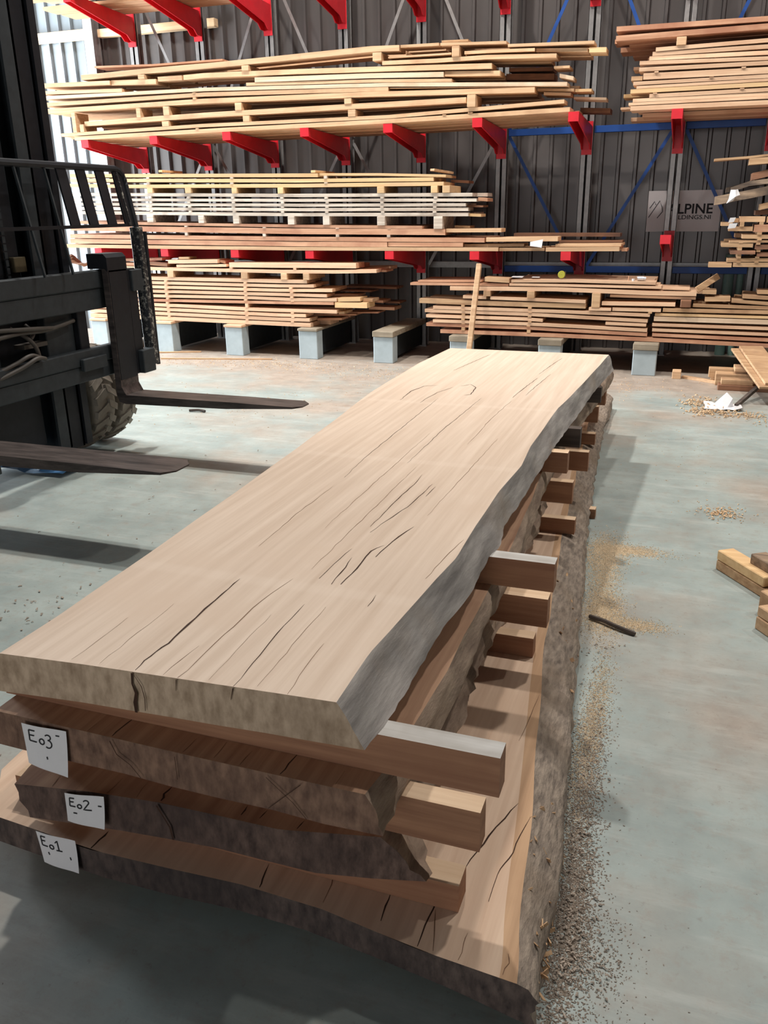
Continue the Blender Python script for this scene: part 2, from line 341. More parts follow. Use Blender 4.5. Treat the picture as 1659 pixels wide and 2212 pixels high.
# bearers on concrete blocks under the floor stacks
BX=[-7.0,-6.04,-5.07,-4.1,-3.17,-2.29,-1.33,-.375,.66,1.62]
BZ=[.381,.374,.362,.350,.352,.331,.328,.318,.298,.296]
bl=['block bearer behind the forklift, leftmost of the row','grey block bearer, second from left under the left floor stack','grey block bearer, third from left under the left floor stack','grey block bearer under the right end of the left floor stack','free block bearer with a bare plank cap in the gap between the floor stacks','grey block bearer behind the upright pale batten','grey block bearer mostly hidden by the far slab end','tall grey block bearer just right of the far slab end','grey block bearer behind the leaning plank on the right','grey block bearer past the right picture edge']
for i,x in enumerate(BX):
    zt=BZ[i]; cap=.062 if i>3 else .03; yf=8.9-.012*i if i not in (4,8) else (8.83 if i==4 else 9.06)
    t=thing('block_bearer',(x,9.4,0),bl[i],'bearer','block bearers under the floor stacks')
    a=MB(); a.box(x-.115,x+.115,yf,yf+.16,0,zt-cap,.006); a.build('concrete_block','conc',t)
    a=MB(); a.box(x-.07,x+.075,yf+.165,10.0,.04,zt-cap-.01); a.build('bearer_beam','iron2',t)
    a=MB(); a.prism([(yf+.17,0),(yf+.23,0),(yf+.18,zt-cap-.08),(yf+.17,zt-cap-.08)],'X',x-.075,x+.08); a.build('gusset','conc',t)
    a=MB(); a.box(x-.12,x+.125,yf-.02,10.05,zt-cap+.0005,zt-.0006,.005); a.build('cap_board','capw' if i>2 else 'q',t)
# ---------------------------------------------------------------- planks (metres: x,z of the top edge; thickness; y range)
PLANKS=[
('B',1,'p',[(-7.051,2.481),(-5.063,2.4934),(-3.114,2.4952),(-1.275,2.5185)],0.0405,8.954,9.214,'pale plank, first layer up, high left stack, front row'),
('B',1,'p',[(-7.118,2.4714),(-5.063,2.4838),(-3.114,2.4856),(-1.219,2.5089)],0.0375,9.22,9.48,'pale plank, first layer up, high left stack, second row back'),
('B',1,'p',[(-7.135,2.4617),(-5.063,2.4741),(-3.114,2.4759),(-1.247,2.4992)],0.0375,9.49,9.75,'pale plank, first layer up, high left stack, third row back'),
('B',1,'p',[(-7.071,2.4519),(-5.063,2.4643),(-3.114,2.4661),(-1.361,2.4894)],0.0375,9.76,10.02,'pale plank, first layer up, high left stack, fourth row back'),
('B',2,'p',[(-7.231,2.5207),(-5.292,2.5428),(-3.113,2.5329),(-1.332,2.5872)],0.0338,8.95,9.186,'pale plank, second layer up, high left stack, front row'),
('B',2,'p',[(-7.316,2.511),(-5.292,2.5331),(-3.113,2.5232),(-1.41,2.5775)],0.0308,9.22,9.452,'pale plank, second layer up, high left stack, second row back'),
('B',3,'p',[(-6.887,2.6352),(-5.281,2.6562),(-3.524,2.6574),(-2.304,2.6573)],0.0496,8.96,9.191,'pale plank, third layer up, high left stack, front row, leftmost piece'),
('B',3,'p',[(-6.84,2.6259),(-5.281,2.6469),(-3.524,2.6481),(-2.333,2.648)],0.0466,9.22,9.436,'pale plank, third layer up, high left stack, second row back, leftmost piece'),
('B',3,'p',[(-6.844,2.6162),(-5.281,2.6372),(-3.524,2.6384),(-2.318,2.6383)],0.0466,9.49,9.72,'pale plank, third layer up, high left stack, third row back, leftmost piece'),
('B',3,'b',[(-1.248,2.5617),(-0.95,2.543)],0.0437,9.5,9.717,'brown plank, third layer up, high left stack, set back, rightmost piece'),
('B',4,'p',[(-7.417,2.7905),(-5.267,2.7944),(-3.312,2.7589),(-1.622,2.709)],0.0467,8.954,9.17,'pale plank, fourth layer up, high left stack, front row, leftmost piece'),
('B',4,'p',[(-7.385,2.7809),(-5.267,2.7848),(-3.312,2.7493),(-1.64,2.6994)],0.0437,9.22,9.471,'pale plank, fourth layer up, high left stack, second row back, leftmost piece'),
('B',4,'p',[(-7.407,2.7712),(-5.267,2.7751),(-3.312,2.7396),(-1.656,2.6897)],0.0437,9.49,9.727,'pale plank, fourth layer up, high left stack, third row back, leftmost piece'),
('B',4,'p',[(-1.551,2.6737),(-1.291,2.6559)],0.0254,9.07,9.301,'pale plank, fourth layer up, high left stack, set back, second piece from left'),
('B',4,'w',[(-1.285,2.6391),(-0.971,2.6151)],0.0217,9.25,9.476,'whitish plank, fourth layer up, high left stack, set back, rightmost piece'),
('B',5,'p',[(-7.451,2.8589),(-5.261,2.8558),(-3.12,2.7931)],0.0387,8.955,9.195,'pale plank, fifth layer up, high left stack, front row, leftmost piece'),
('B',5,'p',[(-7.439,2.8494),(-5.261,2.8463),(-3.149,2.7836)],0.0349,9.22,9.445,'pale plank, fifth layer up, high left stack, second row back, leftmost piece'),
('B',5,'p',[(-3.107,2.7856),(-1.621,2.7174)],0.0062,8.97,9.206,'pale plank, fifth layer up, high left stack, front row, second piece from left'),
('B',5,'t',[(-1.615,2.7101),(-1.26,2.6868)],0.0253,9.05,9.304,'tan plank, fifth layer up, high left stack, set back, third piece from left'),
('B',5,'y',[(-1.255,2.689),(-1.101,2.6846)],0.0252,9.11,9.356,'yellowish plank, fifth layer up, high left stack, set back, rightmost piece'),
('B',6,'w',[(-7.451,2.9301),(-5.256,2.9033),(-3.109,2.8303),(-1.315,2.7373)],0.0343,8.962,9.186,'whitish plank, sixth layer up, high left stack, front row'),
('B',6,'w',[(-7.459,2.9208),(-5.256,2.894),(-3.109,2.821),(-1.233,2.728)],0.0344,9.22,9.436,'whitish plank, sixth layer up, high left stack, second row back'),
('B',7,'p',[(-7.441,2.9837),(-6.321,2.9522)],0.0345,8.956,9.173,'pale plank, seventh layer up, high left stack, front row, leftmost piece'),
('B',7,'p',[(-7.412,2.9742),(-6.365,2.9427)],0.031,9.22,9.432,'pale plank, seventh layer up, high left stack, second row back, leftmost piece'),
('B',7,'p',[(-4.736,2.9219),(-3.309,2.8735),(-2.453,2.8306)],0.0299,8.958,9.184,'pale plank, seventh layer up, high left stack, front row, second piece from left'),
('B',7,'p',[(-4.694,2.9125),(-3.309,2.8641),(-2.501,2.8212)],0.0261,9.22,9.46,'pale plank, seventh layer up, high left stack, second row back, second piece from left'),
('B',7,'w',[(-1.404,2.8247),(-1.271,2.793)],0.0329,9.05,9.284,'whitish plank, seventh layer up, high left stack, set back, rightmost piece'),
('B',8,'w',[(-4.627,2.9648),(-3.308,2.9287),(-2.535,2.8952)],0.0451,8.951,9.194,'whitish plank, eighth layer up, high left stack, front row, leftmost piece'),
('B',8,'w',[(-4.586,2.9551),(-3.308,2.919),(-2.549,2.8855)],0.0422,9.22,9.465,'whitish plank, eighth layer up, high left stack, second row back, leftmost piece'),
('B',8,'p',[(-2.529,2.9016),(-1.973,2.8764)],0.0449,8.98,9.209,'pale plank, eighth layer up, high left stack, front row, second piece from left'),
('B',8,'p',[(-2.529,2.8919),(-1.973,2.8667)],0.0419,9.25,9.493,'pale plank, eighth layer up, high left stack, second row back, second piece from left'),
('B',8,'b',[(-1.967,2.8802),(-1.486,2.8553)],0.0548,9.25,9.463,'brown plank, eighth layer up, high left stack, set back, rightmost piece'),
('B',9,'p',[(-7.432,3.0639),(-6.471,3.0408)],0.0428,8.952,9.2,'pale plank, ninth layer up, high left stack, front row, leftmost piece'),
('B',9,'p',[(-7.428,3.0543),(-6.493,3.0312)],0.0398,9.22,9.442,'pale plank, ninth layer up, high left stack, second row back, leftmost piece'),
('B',9,'p',[(-6.46,3.0443),(-5.871,3.0246)],0.0511,8.97,9.207,'pale plank, ninth layer up, high left stack, front row, second piece from left'),
('B',9,'p',[(-6.46,3.0346),(-5.871,3.0149)],0.0481,9.24,9.494,'pale plank, ninth layer up, high left stack, second row back, second piece from left'),
('B',9,'p',[(-5.838,3.0426),(-5.529,3.0406)],0.0456,8.96,9.188,'pale plank, ninth layer up, high left stack, front row, third piece from left'),
('B',9,'p',[(-5.838,3.0329),(-5.529,3.0309)],0.0426,9.23,9.484,'pale plank, ninth layer up, high left stack, second row back, third piece from left'),
('B',9,'p',[(-5.505,3.0405),(-5.242,3.0453),(-4.134,3.0165),(-2.703,2.9667),(-2.051,2.9424)],0.0472,8.956,9.177,'pale plank, ninth layer up, high left stack, front row, fourth piece from left'),
('B',9,'p',[(-5.484,3.031),(-5.242,3.0358),(-4.134,3.007),(-2.703,2.9572),(-2.069,2.9329)],0.0442,9.22,9.459,'pale plank, ninth layer up, high left stack, second row back, fourth piece from left'),
('B',9,'b',[(-1.94,2.9319),(-1.502,2.9132)],0.034,9.25,9.488,'brown plank, ninth layer up, high left stack, set back, fifth piece from left'),
('B',9,'p',[(-1.461,2.8917),(-1.312,2.8884)],0.0208,9.05,9.308,'pale plank, ninth layer up, high left stack, set back, rightmost piece'),
('B',10,'p',[(-3.181,3.0318),(-2.603,3.0176),(-2.108,3.0159),(-1.429,2.9854)],0.0363,8.956,9.201,'pale plank, tenth layer up, high left stack, front row'),
('B',10,'p',[(-3.132,3.0223),(-2.603,3.0081),(-2.108,3.0064),(-1.516,2.9759)],0.0333,9.22,9.461,'pale plank, tenth layer up, high left stack, second row back'),
('B',11,'p',[(-3.116,3.067),(-2.461,3.061)],0.0164,8.959,9.214,'pale plank, eleventh layer up, high left stack, front row, leftmost piece'),
('B',11,'p',[(-2.326,3.064),(-2.109,3.0616),(-1.638,3.0457)],0.0278,8.96,9.213,'pale plank, eleventh layer up, high left stack, front row, second piece from left'),
('B',11,'p',[(-2.326,3.0547),(-2.109,3.0523),(-1.638,3.0364)],0.0248,9.22,9.45,'pale plank, eleventh layer up, high left stack, second row back, second piece from left'),
('B',11,'p',[(-1.631,3.0463),(-1.144,3.0174)],0.0312,8.99,9.203,'pale plank, eleventh layer up, high left stack, front row, third piece from left'),
('B',11,'p',[(-1.631,3.0365),(-1.144,3.0076)],0.0282,9.26,9.48,'pale plank, eleventh layer up, high left stack, second row back, third piece from left'),
('B',11,'y',[(-1.129,3.018),(-0.972,3.0093)],0.0423,8.97,9.188,'yellowish plank, eleventh layer up, high left stack, front row, rightmost piece'),
('B',12,'p',[(-6.852,3.1196),(-5.88,3.1361),(-5.004,3.1404),(-3.303,3.1726),(-2.997,3.1621)],0.0526,8.954,9.169,'pale plank, twelfth layer up, high left stack, front row, leftmost piece'),
('B',12,'p',[(-6.845,3.11),(-5.88,3.1265),(-5.004,3.1308),(-3.303,3.163),(-3.01,3.1525)],0.0496,9.22,9.431,'pale plank, twelfth layer up, high left stack, second row back, leftmost piece'),
('B',12,'p',[(-2.989,3.164),(-2.59,3.1569)],0.0244,8.97,9.197,'pale plank, twelfth layer up, high left stack, front row, second piece from left'),
('B',12,'p',[(-2.989,3.1543),(-2.59,3.1472)],0.0214,9.24,9.468,'pale plank, twelfth layer up, high left stack, second row back, second piece from left'),
('B',12,'p',[(-2.989,3.1445),(-2.59,3.1374)],0.0214,9.51,9.744,'pale plank, twelfth layer up, high left stack, third row back, second piece from left'),
('B',12,'p',[(-2.57,3.1511),(-1.912,3.1234)],0.0239,8.952,9.203,'pale plank, twelfth layer up, high left stack, front row, third piece from left'),
('B',12,'p',[(-2.57,3.1415),(-1.912,3.1138)],0.0209,9.22,9.431,'pale plank, twelfth layer up, high left stack, second row back, third piece from left'),
('B',12,'p',[(-2.57,3.1318),(-1.912,3.1041)],0.0209,9.49,9.701,'pale plank, twelfth layer up, high left stack, third row back, third piece from left'),
('B',12,'p',[(-1.897,3.095),(-1.084,3.0678)],0.0252,8.954,9.177,'pale plank, twelfth layer up, high left stack, front row, rightmost piece'),
('B',12,'p',[(-1.858,3.0854),(-1.1,3.0582)],0.0222,9.22,9.438,'pale plank, twelfth layer up, high left stack, second row back, rightmost piece'),
('B',13,'r',[(-6.737,3.2187),(-5.954,3.1913),(-5.069,3.1878)],0.0199,9.07,9.291,'reddish plank, thirteenth layer up, high left stack, set back, leftmost piece'),
('B',13,'t',[(-2.571,3.1792),(-2.303,3.1726)],0.0201,9.0,9.251,'tan plank, thirteenth layer up, high left stack, front row, rightmost piece'),
('C',1,'q',[(-0.713,2.4989),(0.472,2.4937),(0.702,2.4931),(2.69,2.4931)],0.0381,8.962,9.222,'pale plank, first layer up, high right stack, front row'),
('C',1,'q',[(2.696,2.4838),(2.783,2.4838)],0.0351,9.22,9.48,'pale plank, first layer up, high right stack, second row back'),
('C',1,'q',[(-0.633,2.4799),(0.472,2.4747),(0.702,2.4741),(2.768,2.4741)],0.0351,9.49,9.75,'pale plank, first layer up, high right stack, third row back'),
('C',1,'q',[(-0.763,2.4701),(0.472,2.4649),(0.702,2.4643),(2.714,2.4643)],0.0351,9.76,10.02,'pale plank, first layer up, high right stack, fourth row back'),
('C',2,'q',[(-0.733,2.5283),(0.469,2.5247),(0.698,2.5238),(2.81,2.5238)],0.0228,8.96,9.188,'pale plank, second layer up, high right stack, front row'),
('C',2,'q',[(-0.827,2.5186),(0.469,2.515),(0.698,2.5141),(2.777,2.5141)],0.0198,9.23,9.441,'pale plank, second layer up, high right stack, second row back'),
('C',2,'q',[(-0.68,2.5089),(0.469,2.5053),(0.698,2.5044),(2.94,2.5044)],0.0198,9.5,9.723,'pale plank, second layer up, high right stack, third row back'),
('C',3,'q',[(-0.697,2.5608),(0.464,2.5555),(0.693,2.5543),(2.72,2.5543)],0.0293,8.961,9.194,'pale plank, third layer up, high right stack, front row'),
('C',3,'q',[(-0.587,2.5515),(0.464,2.5462),(0.693,2.545),(2.708,2.545)],0.0263,9.22,9.479,'pale plank, third layer up, high right stack, second row back'),
('C',3,'q',[(-0.747,2.5418),(0.464,2.5365),(0.693,2.5353),(2.667,2.5353)],0.0263,9.49,9.711,'pale plank, third layer up, high right stack, third row back'),
('C',4,'q',[(-0.551,2.5932),(0.46,2.592),(0.689,2.5905),(2.84,2.5905)],0.0318,8.96,9.18,'pale plank, fourth layer up, high right stack, front row'),
('C',4,'q',[(-0.453,2.5835),(0.46,2.5823),(0.689,2.5808),(2.942,2.5808)],0.0288,9.23,9.471,'pale plank, fourth layer up, high right stack, second row back'),
('C',5,'y',[(-0.724,2.6402),(0.454,2.6375),(0.682,2.6374),(2.69,2.6374)],0.0339,8.958,9.192,'yellowish plank, fifth layer up, high right stack, front row'),
('C',5,'y',[(-0.806,2.6308),(0.454,2.6281),(0.682,2.628),(2.749,2.628)],0.0309,9.22,9.47,'yellowish plank, fifth layer up, high right stack, second row back'),
('C',6,'q',[(-0.673,2.6655),(0.45,2.6664),(0.678,2.666),(2.81,2.666)],0.0226,8.96,9.215,'pale plank, sixth layer up, high right stack, front row'),
('C',6,'q',[(-0.608,2.6558),(0.45,2.6567),(0.678,2.6563),(2.825,2.6563)],0.0196,9.23,9.479,'pale plank, sixth layer up, high right stack, second row back'),
('C',7,'q',[(-0.705,2.703),(0.446,2.6986),(0.673,2.6961),(2.72,2.6961)],0.0288,8.959,9.178,'pale plank, seventh layer up, high right stack, front row'),
('C',7,'q',[(-0.629,2.6936),(0.446,2.6892),(0.673,2.6867),(2.853,2.6867)],0.0258,9.22,9.447,'pale plank, seventh layer up, high right stack, second row back'),
('C',8,'t',[(-0.727,2.7506),(-0.627,2.7486)],0.0348,8.97,9.2,'tan plank, eighth layer up, high right stack, front row, leftmost piece'),
('C',8,'q',[(-0.62,2.769),(0.438,2.7575),(0.665,2.7544),(2.84,2.7544)],0.0522,8.961,9.191,'pale plank, eighth layer up, high right stack, front row, rightmost piece'),
('C',8,'q',[(-0.612,2.7597),(0.438,2.7482),(0.665,2.7451),(2.795,2.7451)],0.0492,9.22,9.466,'pale plank, eighth layer up, high right stack, second row back, rightmost piece'),
('C',9,'q',[(-0.661,2.8175),(0.432,2.8055),(0.659,2.8019),(2.66,2.8019)],0.0316,8.952,9.202,'pale plank, ninth layer up, high right stack, front row'),
('C',9,'q',[(-0.545,2.8079),(0.432,2.7959),(0.659,2.7923),(2.718,2.7923)],0.0286,9.22,9.471,'pale plank, ninth layer up, high right stack, second row back'),
('C',10,'q',[(-0.662,2.8719),(0.428,2.8413),(0.655,2.8356),(2.81,2.8356)],0.0296,8.96,9.188,'pale plank, tenth layer up, high right stack, front row'),
('C',10,'q',[(-0.733,2.8622),(0.428,2.8316),(0.655,2.8259),(2.713,2.8259)],0.0266,9.23,9.467,'pale plank, tenth layer up, high right stack, second row back'),
('C',11,'q',[(-0.579,2.905),(0.421,2.8874),(0.647,2.8849),(2.69,2.8849)],0.0331,8.958,9.216,'pale plank, eleventh layer up, high right stack, front row'),
('C',11,'q',[(-0.473,2.8956),(0.421,2.878),(0.647,2.8755),(2.694,2.8755)],0.0301,9.22,9.456,'pale plank, eleventh layer up, high right stack, second row back'),
('C',12,'q',[(-0.554,2.9405),(0.415,2.936),(0.641,2.9366),(2.75,2.9366)],0.033,8.96,9.214,'pale plank, twelfth layer up, high right stack, front row'),
('C',12,'q',[(-0.608,2.9308),(0.415,2.9263),(0.641,2.9269),(2.71,2.9269)],0.03,9.23,9.481,'pale plank, twelfth layer up, high right stack, second row back'),
('C',13,'q',[(-0.528,2.9732),(0.408,2.9836),(0.633,2.9856),(2.66,2.9856)],0.0313,8.953,9.178,'pale plank, thirteenth layer up, high right stack, front row'),
('C',13,'q',[(-0.571,2.9636),(0.408,2.974),(0.633,2.976),(2.661,2.976)],0.0284,9.22,9.459,'pale plank, thirteenth layer up, high right stack, second row back'),
('C',14,'r',[(-0.889,3.0919),(0.393,3.0986),(0.617,3.0994),(2.69,3.0994)],0.0437,8.952,9.212,'reddish plank, fourteenth layer up, high right stack, front row'),
('C',14,'r',[(-0.789,3.0823),(0.393,3.089),(0.617,3.0898),(2.675,3.0898)],0.0407,9.22,9.48,'reddish plank, fourteenth layer up, high right stack, second row back'),
('C',14,'r',[(-0.889,3.0726),(0.393,3.0793),(0.617,3.0801),(2.73,3.0801)],0.0407,9.49,9.75,'reddish plank, fourteenth layer up, high right stack, third row back'),
('C',14,'r',[(-0.79,3.0628),(0.393,3.0695),(0.617,3.0703),(2.691,3.0703)],0.0407,9.76,10.02,'reddish plank, fourteenth layer up, high right stack, fourth row back'),
('C',15,'r',[(-0.891,3.1687),(0.386,3.1556),(0.61,3.1523),(2.69,3.1523)],0.0398,8.956,9.212,'reddish plank, fifteenth layer up, high right stack, front row'),
('C',15,'r',[(-0.876,3.1592),(0.386,3.1461),(0.61,3.1428),(2.594,3.1428)],0.0368,9.22,9.457,'reddish plank, fifteenth layer up, high right stack, second row back'),
('C',15,'r',[(-0.951,3.1495),(0.386,3.1364),(0.61,3.1331),(2.591,3.1331)],0.0368,9.49,9.722,'reddish plank, fifteenth layer up, high right stack, third row back'),
('D',1,'p',[(-7.433,1.2675),(-4.232,1.2375),(-1.931,1.2331)],0.0376,8.952,9.202,'pale plank, first layer up, middle shelf stack, front row, leftmost piece'),
('D',1,'p',[(-7.416,1.2675),(-4.232,1.2375),(-1.957,1.2331)],0.0376,9.22,9.454,'pale plank, first layer up, middle shelf stack, second row back, leftmost piece'),
('D',1,'p',[(-7.405,1.2675),(-4.232,1.2375),(-1.944,1.2331)],0.0376,9.49,9.728,'pale plank, first layer up, middle shelf stack, third row back, leftmost piece'),
('D',1,'t',[(-1.921,1.2277),(-1.456,1.2301)],0.0319,8.97,9.194,'tan plank, first layer up, middle shelf stack, front row, second piece from left'),
('D',1,'t',[(-1.921,1.2277),(-1.456,1.2301)],0.0319,9.24,9.489,'tan plank, first layer up, middle shelf stack, second row back, second piece from left'),
('D',1,'p',[(-1.439,1.2332),(-0.714,1.2378)],0.0399,8.957,9.19,'pale plank, first layer up, middle shelf stack, front row, third piece from left'),
('D',1,'p',[(-1.439,1.2332),(-0.714,1.2378)],0.0399,9.22,9.455,'pale plank, first layer up, middle shelf stack, second row back, third piece from left'),
('D',1,'r',[(-0.708,1.2136),(-0.652,1.2136)],0.0268,9.15,9.384,'reddish plank, first layer up, middle shelf stack, set back, rightmost piece'),
('D',2,'r',[(-7.316,1.3329),(-4.229,1.2944),(-3.151,1.2877)],0.0506,8.958,9.215,'reddish plank, second layer up, middle shelf stack, front row, leftmost piece'),
('D',2,'r',[(-7.288,1.3329),(-4.229,1.2944),(-3.198,1.2877)],0.0506,9.22,9.474,'reddish plank, second layer up, middle shelf stack, second row back, leftmost piece'),
('D',2,'r',[(-7.294,1.3329),(-4.229,1.2944),(-3.154,1.2877)],0.0506,9.49,9.742,'reddish plank, second layer up, middle shelf stack, third row back, leftmost piece'),
('D',2,'r',[(-3.143,1.2849),(-2.309,1.2813)],0.0423,8.96,9.182,'reddish plank, second layer up, middle shelf stack, front row, second piece from left'),
('D',2,'r',[(-3.099,1.2849),(-2.317,1.2813)],0.0423,9.23,9.444,'reddish plank, second layer up, middle shelf stack, second row back, second piece from left'),
('D',2,'t',[(-2.304,1.2635),(-1.672,1.2674)],0.0284,9.0,9.246,'tan plank, second layer up, middle shelf stack, front row, third piece from left'),
('D',2,'p',[(-1.347,1.2634),(-0.701,1.2649)],0.0244,8.98,9.223,'pale plank, second layer up, middle shelf stack, front row, rightmost piece'),
('D',2,'p',[(-1.347,1.2634),(-0.701,1.2649)],0.0244,9.25,9.467,'pale plank, second layer up, middle shelf stack, second row back, rightmost piece'),
('D',3,'r',[(-7.307,1.3872),(-4.226,1.3462),(-2.08,1.3271)],0.0448,8.956,9.186,'reddish plank, third layer up, middle shelf stack, front row, leftmost piece'),
('D',3,'r',[(-7.285,1.3872),(-4.226,1.3462),(-2.106,1.3271)],0.0448,9.22,9.479,'reddish plank, third layer up, middle shelf stack, second row back, leftmost piece'),
('D',3,'r',[(-7.271,1.3872),(-4.226,1.3462),(-2.081,1.3271)],0.0448,9.49,9.717,'reddish plank, third layer up, middle shelf stack, third row back, leftmost piece'),
('D',3,'p',[(-2.061,1.3316),(-1.323,1.3357)],0.0428,8.955,9.193,'pale plank, third layer up, middle shelf stack, front row, second piece from left'),
('D',3,'b',[(-1.352,1.2917),(-0.711,1.2902)],0.0241,9.25,9.461,'brown plank, third layer up, middle shelf stack, set back, rightmost piece'),
('D',4,'r',[(-7.289,1.4899),(-4.221,1.4345),(-2.504,1.4163)],0.0597,8.957,9.184,'reddish plank, fourth layer up, middle shelf stack, front row, leftmost piece'),
('D',4,'r',[(-7.25,1.4899),(-4.221,1.4345),(-2.553,1.4163)],0.0597,9.22,9.456,'reddish plank, fourth layer up, middle shelf stack, second row back, leftmost piece'),
('D',4,'r',[(-7.25,1.4899),(-4.221,1.4345),(-2.518,1.4163)],0.0597,9.49,9.705,'reddish plank, fourth layer up, middle shelf stack, third row back, leftmost piece'),
('D',4,'p',[(-2.495,1.4203),(-1.908,1.4187)],0.0366,8.97,9.186,'pale plank, fourth layer up, middle shelf stack, front row, second piece from left'),
('D',4,'b',[(-1.841,1.3614),(-0.743,1.3561)],0.0321,9.3,9.531,'brown plank, fourth layer up, middle shelf stack, set back, rightmost piece'),
('D',5,'r',[(-7.288,1.5408),(-4.224,1.4734),(-2.757,1.4502)],0.03,8.96,9.216,'reddish plank, fifth layer up, middle shelf stack, front row, leftmost piece'),
('D',5,'r',[(-7.242,1.5408),(-4.224,1.4734),(-2.785,1.4502)],0.0301,9.23,9.481,'reddish plank, fifth layer up, middle shelf stack, second row back, leftmost piece'),
('D',5,'r',[(-7.254,1.5408),(-4.224,1.4734),(-2.778,1.4502)],0.0299,9.5,9.745,'reddish plank, fifth layer up, middle shelf stack, third row back, leftmost piece'),
('D',5,'t',[(-2.426,1.4504),(-2.261,1.4445)],0.0231,9.05,9.264,'tan plank, fifth layer up, middle shelf stack, set back, rightmost piece'),
('D',6,'g',[(-7.26,1.6557),(-4.212,1.5973),(-2.258,1.5758)],0.0352,8.958,9.215,'grey plank, sixth layer up, middle shelf stack, front row, leftmost piece'),
('D',6,'g',[(-7.257,1.6557),(-4.212,1.5973),(-2.301,1.5758)],0.0352,9.22,9.47,'grey plank, sixth layer up, middle shelf stack, second row back, leftmost piece'),
('D',6,'g',[(-7.214,1.6557),(-4.212,1.5973),(-2.272,1.5758)],0.0352,9.49,9.723,'grey plank, sixth layer up, middle shelf stack, third row back, leftmost piece'),
('D',6,'y',[(-2.256,1.5686),(-2.133,1.5626)],0.0285,9.0,9.216,'yellowish plank, sixth layer up, middle shelf stack, front row, rightmost piece'),
('D',7,'g',[(-7.252,1.7034),(-4.209,1.6479),(-2.259,1.6253)],0.0328,8.953,9.189,'grey plank, seventh layer up, middle shelf stack, front row'),
('D',7,'g',[(-7.317,1.7034),(-4.209,1.6479),(-2.347,1.6253)],0.0328,9.22,9.435,'grey plank, seventh layer up, middle shelf stack, second row back'),
('D',8,'g',[(-7.244,1.7509),(-4.207,1.6935),(-2.285,1.6683)],0.0306,8.954,9.174,'grey plank, eighth layer up, middle shelf stack, front row, leftmost piece'),
('D',8,'g',[(-7.219,1.7509),(-4.207,1.6935),(-2.293,1.6683)],0.0306,9.22,9.445,'grey plank, eighth layer up, middle shelf stack, second row back, leftmost piece'),
('D',8,'b',[(-2.285,1.6504),(-2.118,1.6479)],0.0203,9.03,9.257,'brown plank, eighth layer up, middle shelf stack, set back, rightmost piece'),
('D',9,'g',[(-7.235,1.8009),(-4.204,1.7437),(-2.173,1.7134)],0.0304,8.953,9.164,'grey plank, ninth layer up, middle shelf stack, front row, leftmost piece'),
('D',9,'g',[(-7.226,1.8009),(-4.204,1.7437),(-2.197,1.7134)],0.0304,9.22,9.431,'grey plank, ninth layer up, middle shelf stack, second row back, leftmost piece'),
('D',9,'r',[(-2.167,1.724),(-2.069,1.7141)],0.0321,9.0,9.257,'reddish plank, ninth layer up, middle shelf stack, front row, rightmost piece'),
('D',10,'g',[(-7.224,1.8638),(-4.201,1.7961),(-2.218,1.7675)],0.0347,8.96,9.175,'grey plank, tenth layer up, middle shelf stack, front row'),
('D',10,'g',[(-7.215,1.8638),(-4.201,1.7961),(-2.118,1.7675)],0.0347,9.22,9.452,'grey plank, tenth layer up, middle shelf stack, second row back'),
('D',11,'y',[(-7.207,1.9654),(-6.351,1.9361),(-4.196,1.8979),(-2.524,1.8805)],0.0372,8.956,9.186,'yellowish plank, eleventh layer up, middle shelf stack, front row'),
('D',11,'y',[(-7.091,1.9654),(-6.351,1.9361),(-4.196,1.8979),(-2.542,1.8805)],0.0372,9.22,9.464,'yellowish plank, eleventh layer up, middle shelf stack, second row back'),
('D',12,'y',[(-7.197,2.0223),(-4.193,1.9474),(-2.634,1.9254)],0.0365,8.958,9.21,'yellowish plank, twelfth layer up, middle shelf stack, front row, leftmost piece'),
('D',12,'y',[(-7.194,2.0223),(-4.193,1.9474),(-2.64,1.9254)],0.0365,9.22,9.462,'yellowish plank, twelfth layer up, middle shelf stack, second row back, leftmost piece'),
('D',12,'r',[(-2.582,1.9142),(-2.381,1.9001)],0.0267,9.45,9.664,'reddish plank, twelfth layer up, middle shelf stack, set back, rightmost piece'),
('D',13,'y',[(-7.188,2.0738),(-3.937,1.9971)],0.0374,8.953,9.2,'yellowish plank, thirteenth layer up, middle shelf stack, front row, leftmost piece'),
('D',13,'y',[(-7.144,2.0738),(-3.97,1.9971)],0.0374,9.22,9.438,'yellowish plank, thirteenth layer up, middle shelf stack, second row back, leftmost piece'),
('D',13,'y',[(-3.919,1.9992),(-3.227,1.9812),(-2.503,1.949)],0.0255,8.96,9.184,'yellowish plank, thirteenth layer up, middle shelf stack, front row, rightmost piece'),
('D',13,'y',[(-3.911,1.9992),(-3.227,1.9812),(-2.525,1.949)],0.0249,9.23,9.452,'yellowish plank, thirteenth layer up, middle shelf stack, second row back, rightmost piece'),
('F',1,'q',[(-7.15,0.4336),(-6.257,0.4279),(-4.516,0.404),(-4.096,0.4001)],0.0468,8.953,9.213,'pale plank, first layer up, floor stack on left, front row'),
('F',1,'q',[(-7.039,0.4336),(-6.257,0.4279),(-4.516,0.404),(-3.963,0.4001)],0.0468,9.22,9.48,'pale plank, first layer up, floor stack on left, second row back'),
('F',1,'q',[(-7.13,0.4336),(-6.257,0.4279),(-4.516,0.404),(-4.137,0.4001)],0.0468,9.49,9.75,'pale plank, first layer up, floor stack on left, third row back'),
('F',1,'q',[(-7.038,0.4336),(-6.257,0.4279),(-4.516,0.404),(-4.122,0.4001)],0.0468,9.76,10.02,'pale plank, first layer up, floor stack on left, fourth row back'),
('F',2,'q',[(-7.142,0.4855),(-6.25,0.4784),(-4.513,0.4518),(-4.105,0.4522)],0.037,8.95,9.178,'pale plank, second layer up, floor stack on left, front row, leftmost piece'),
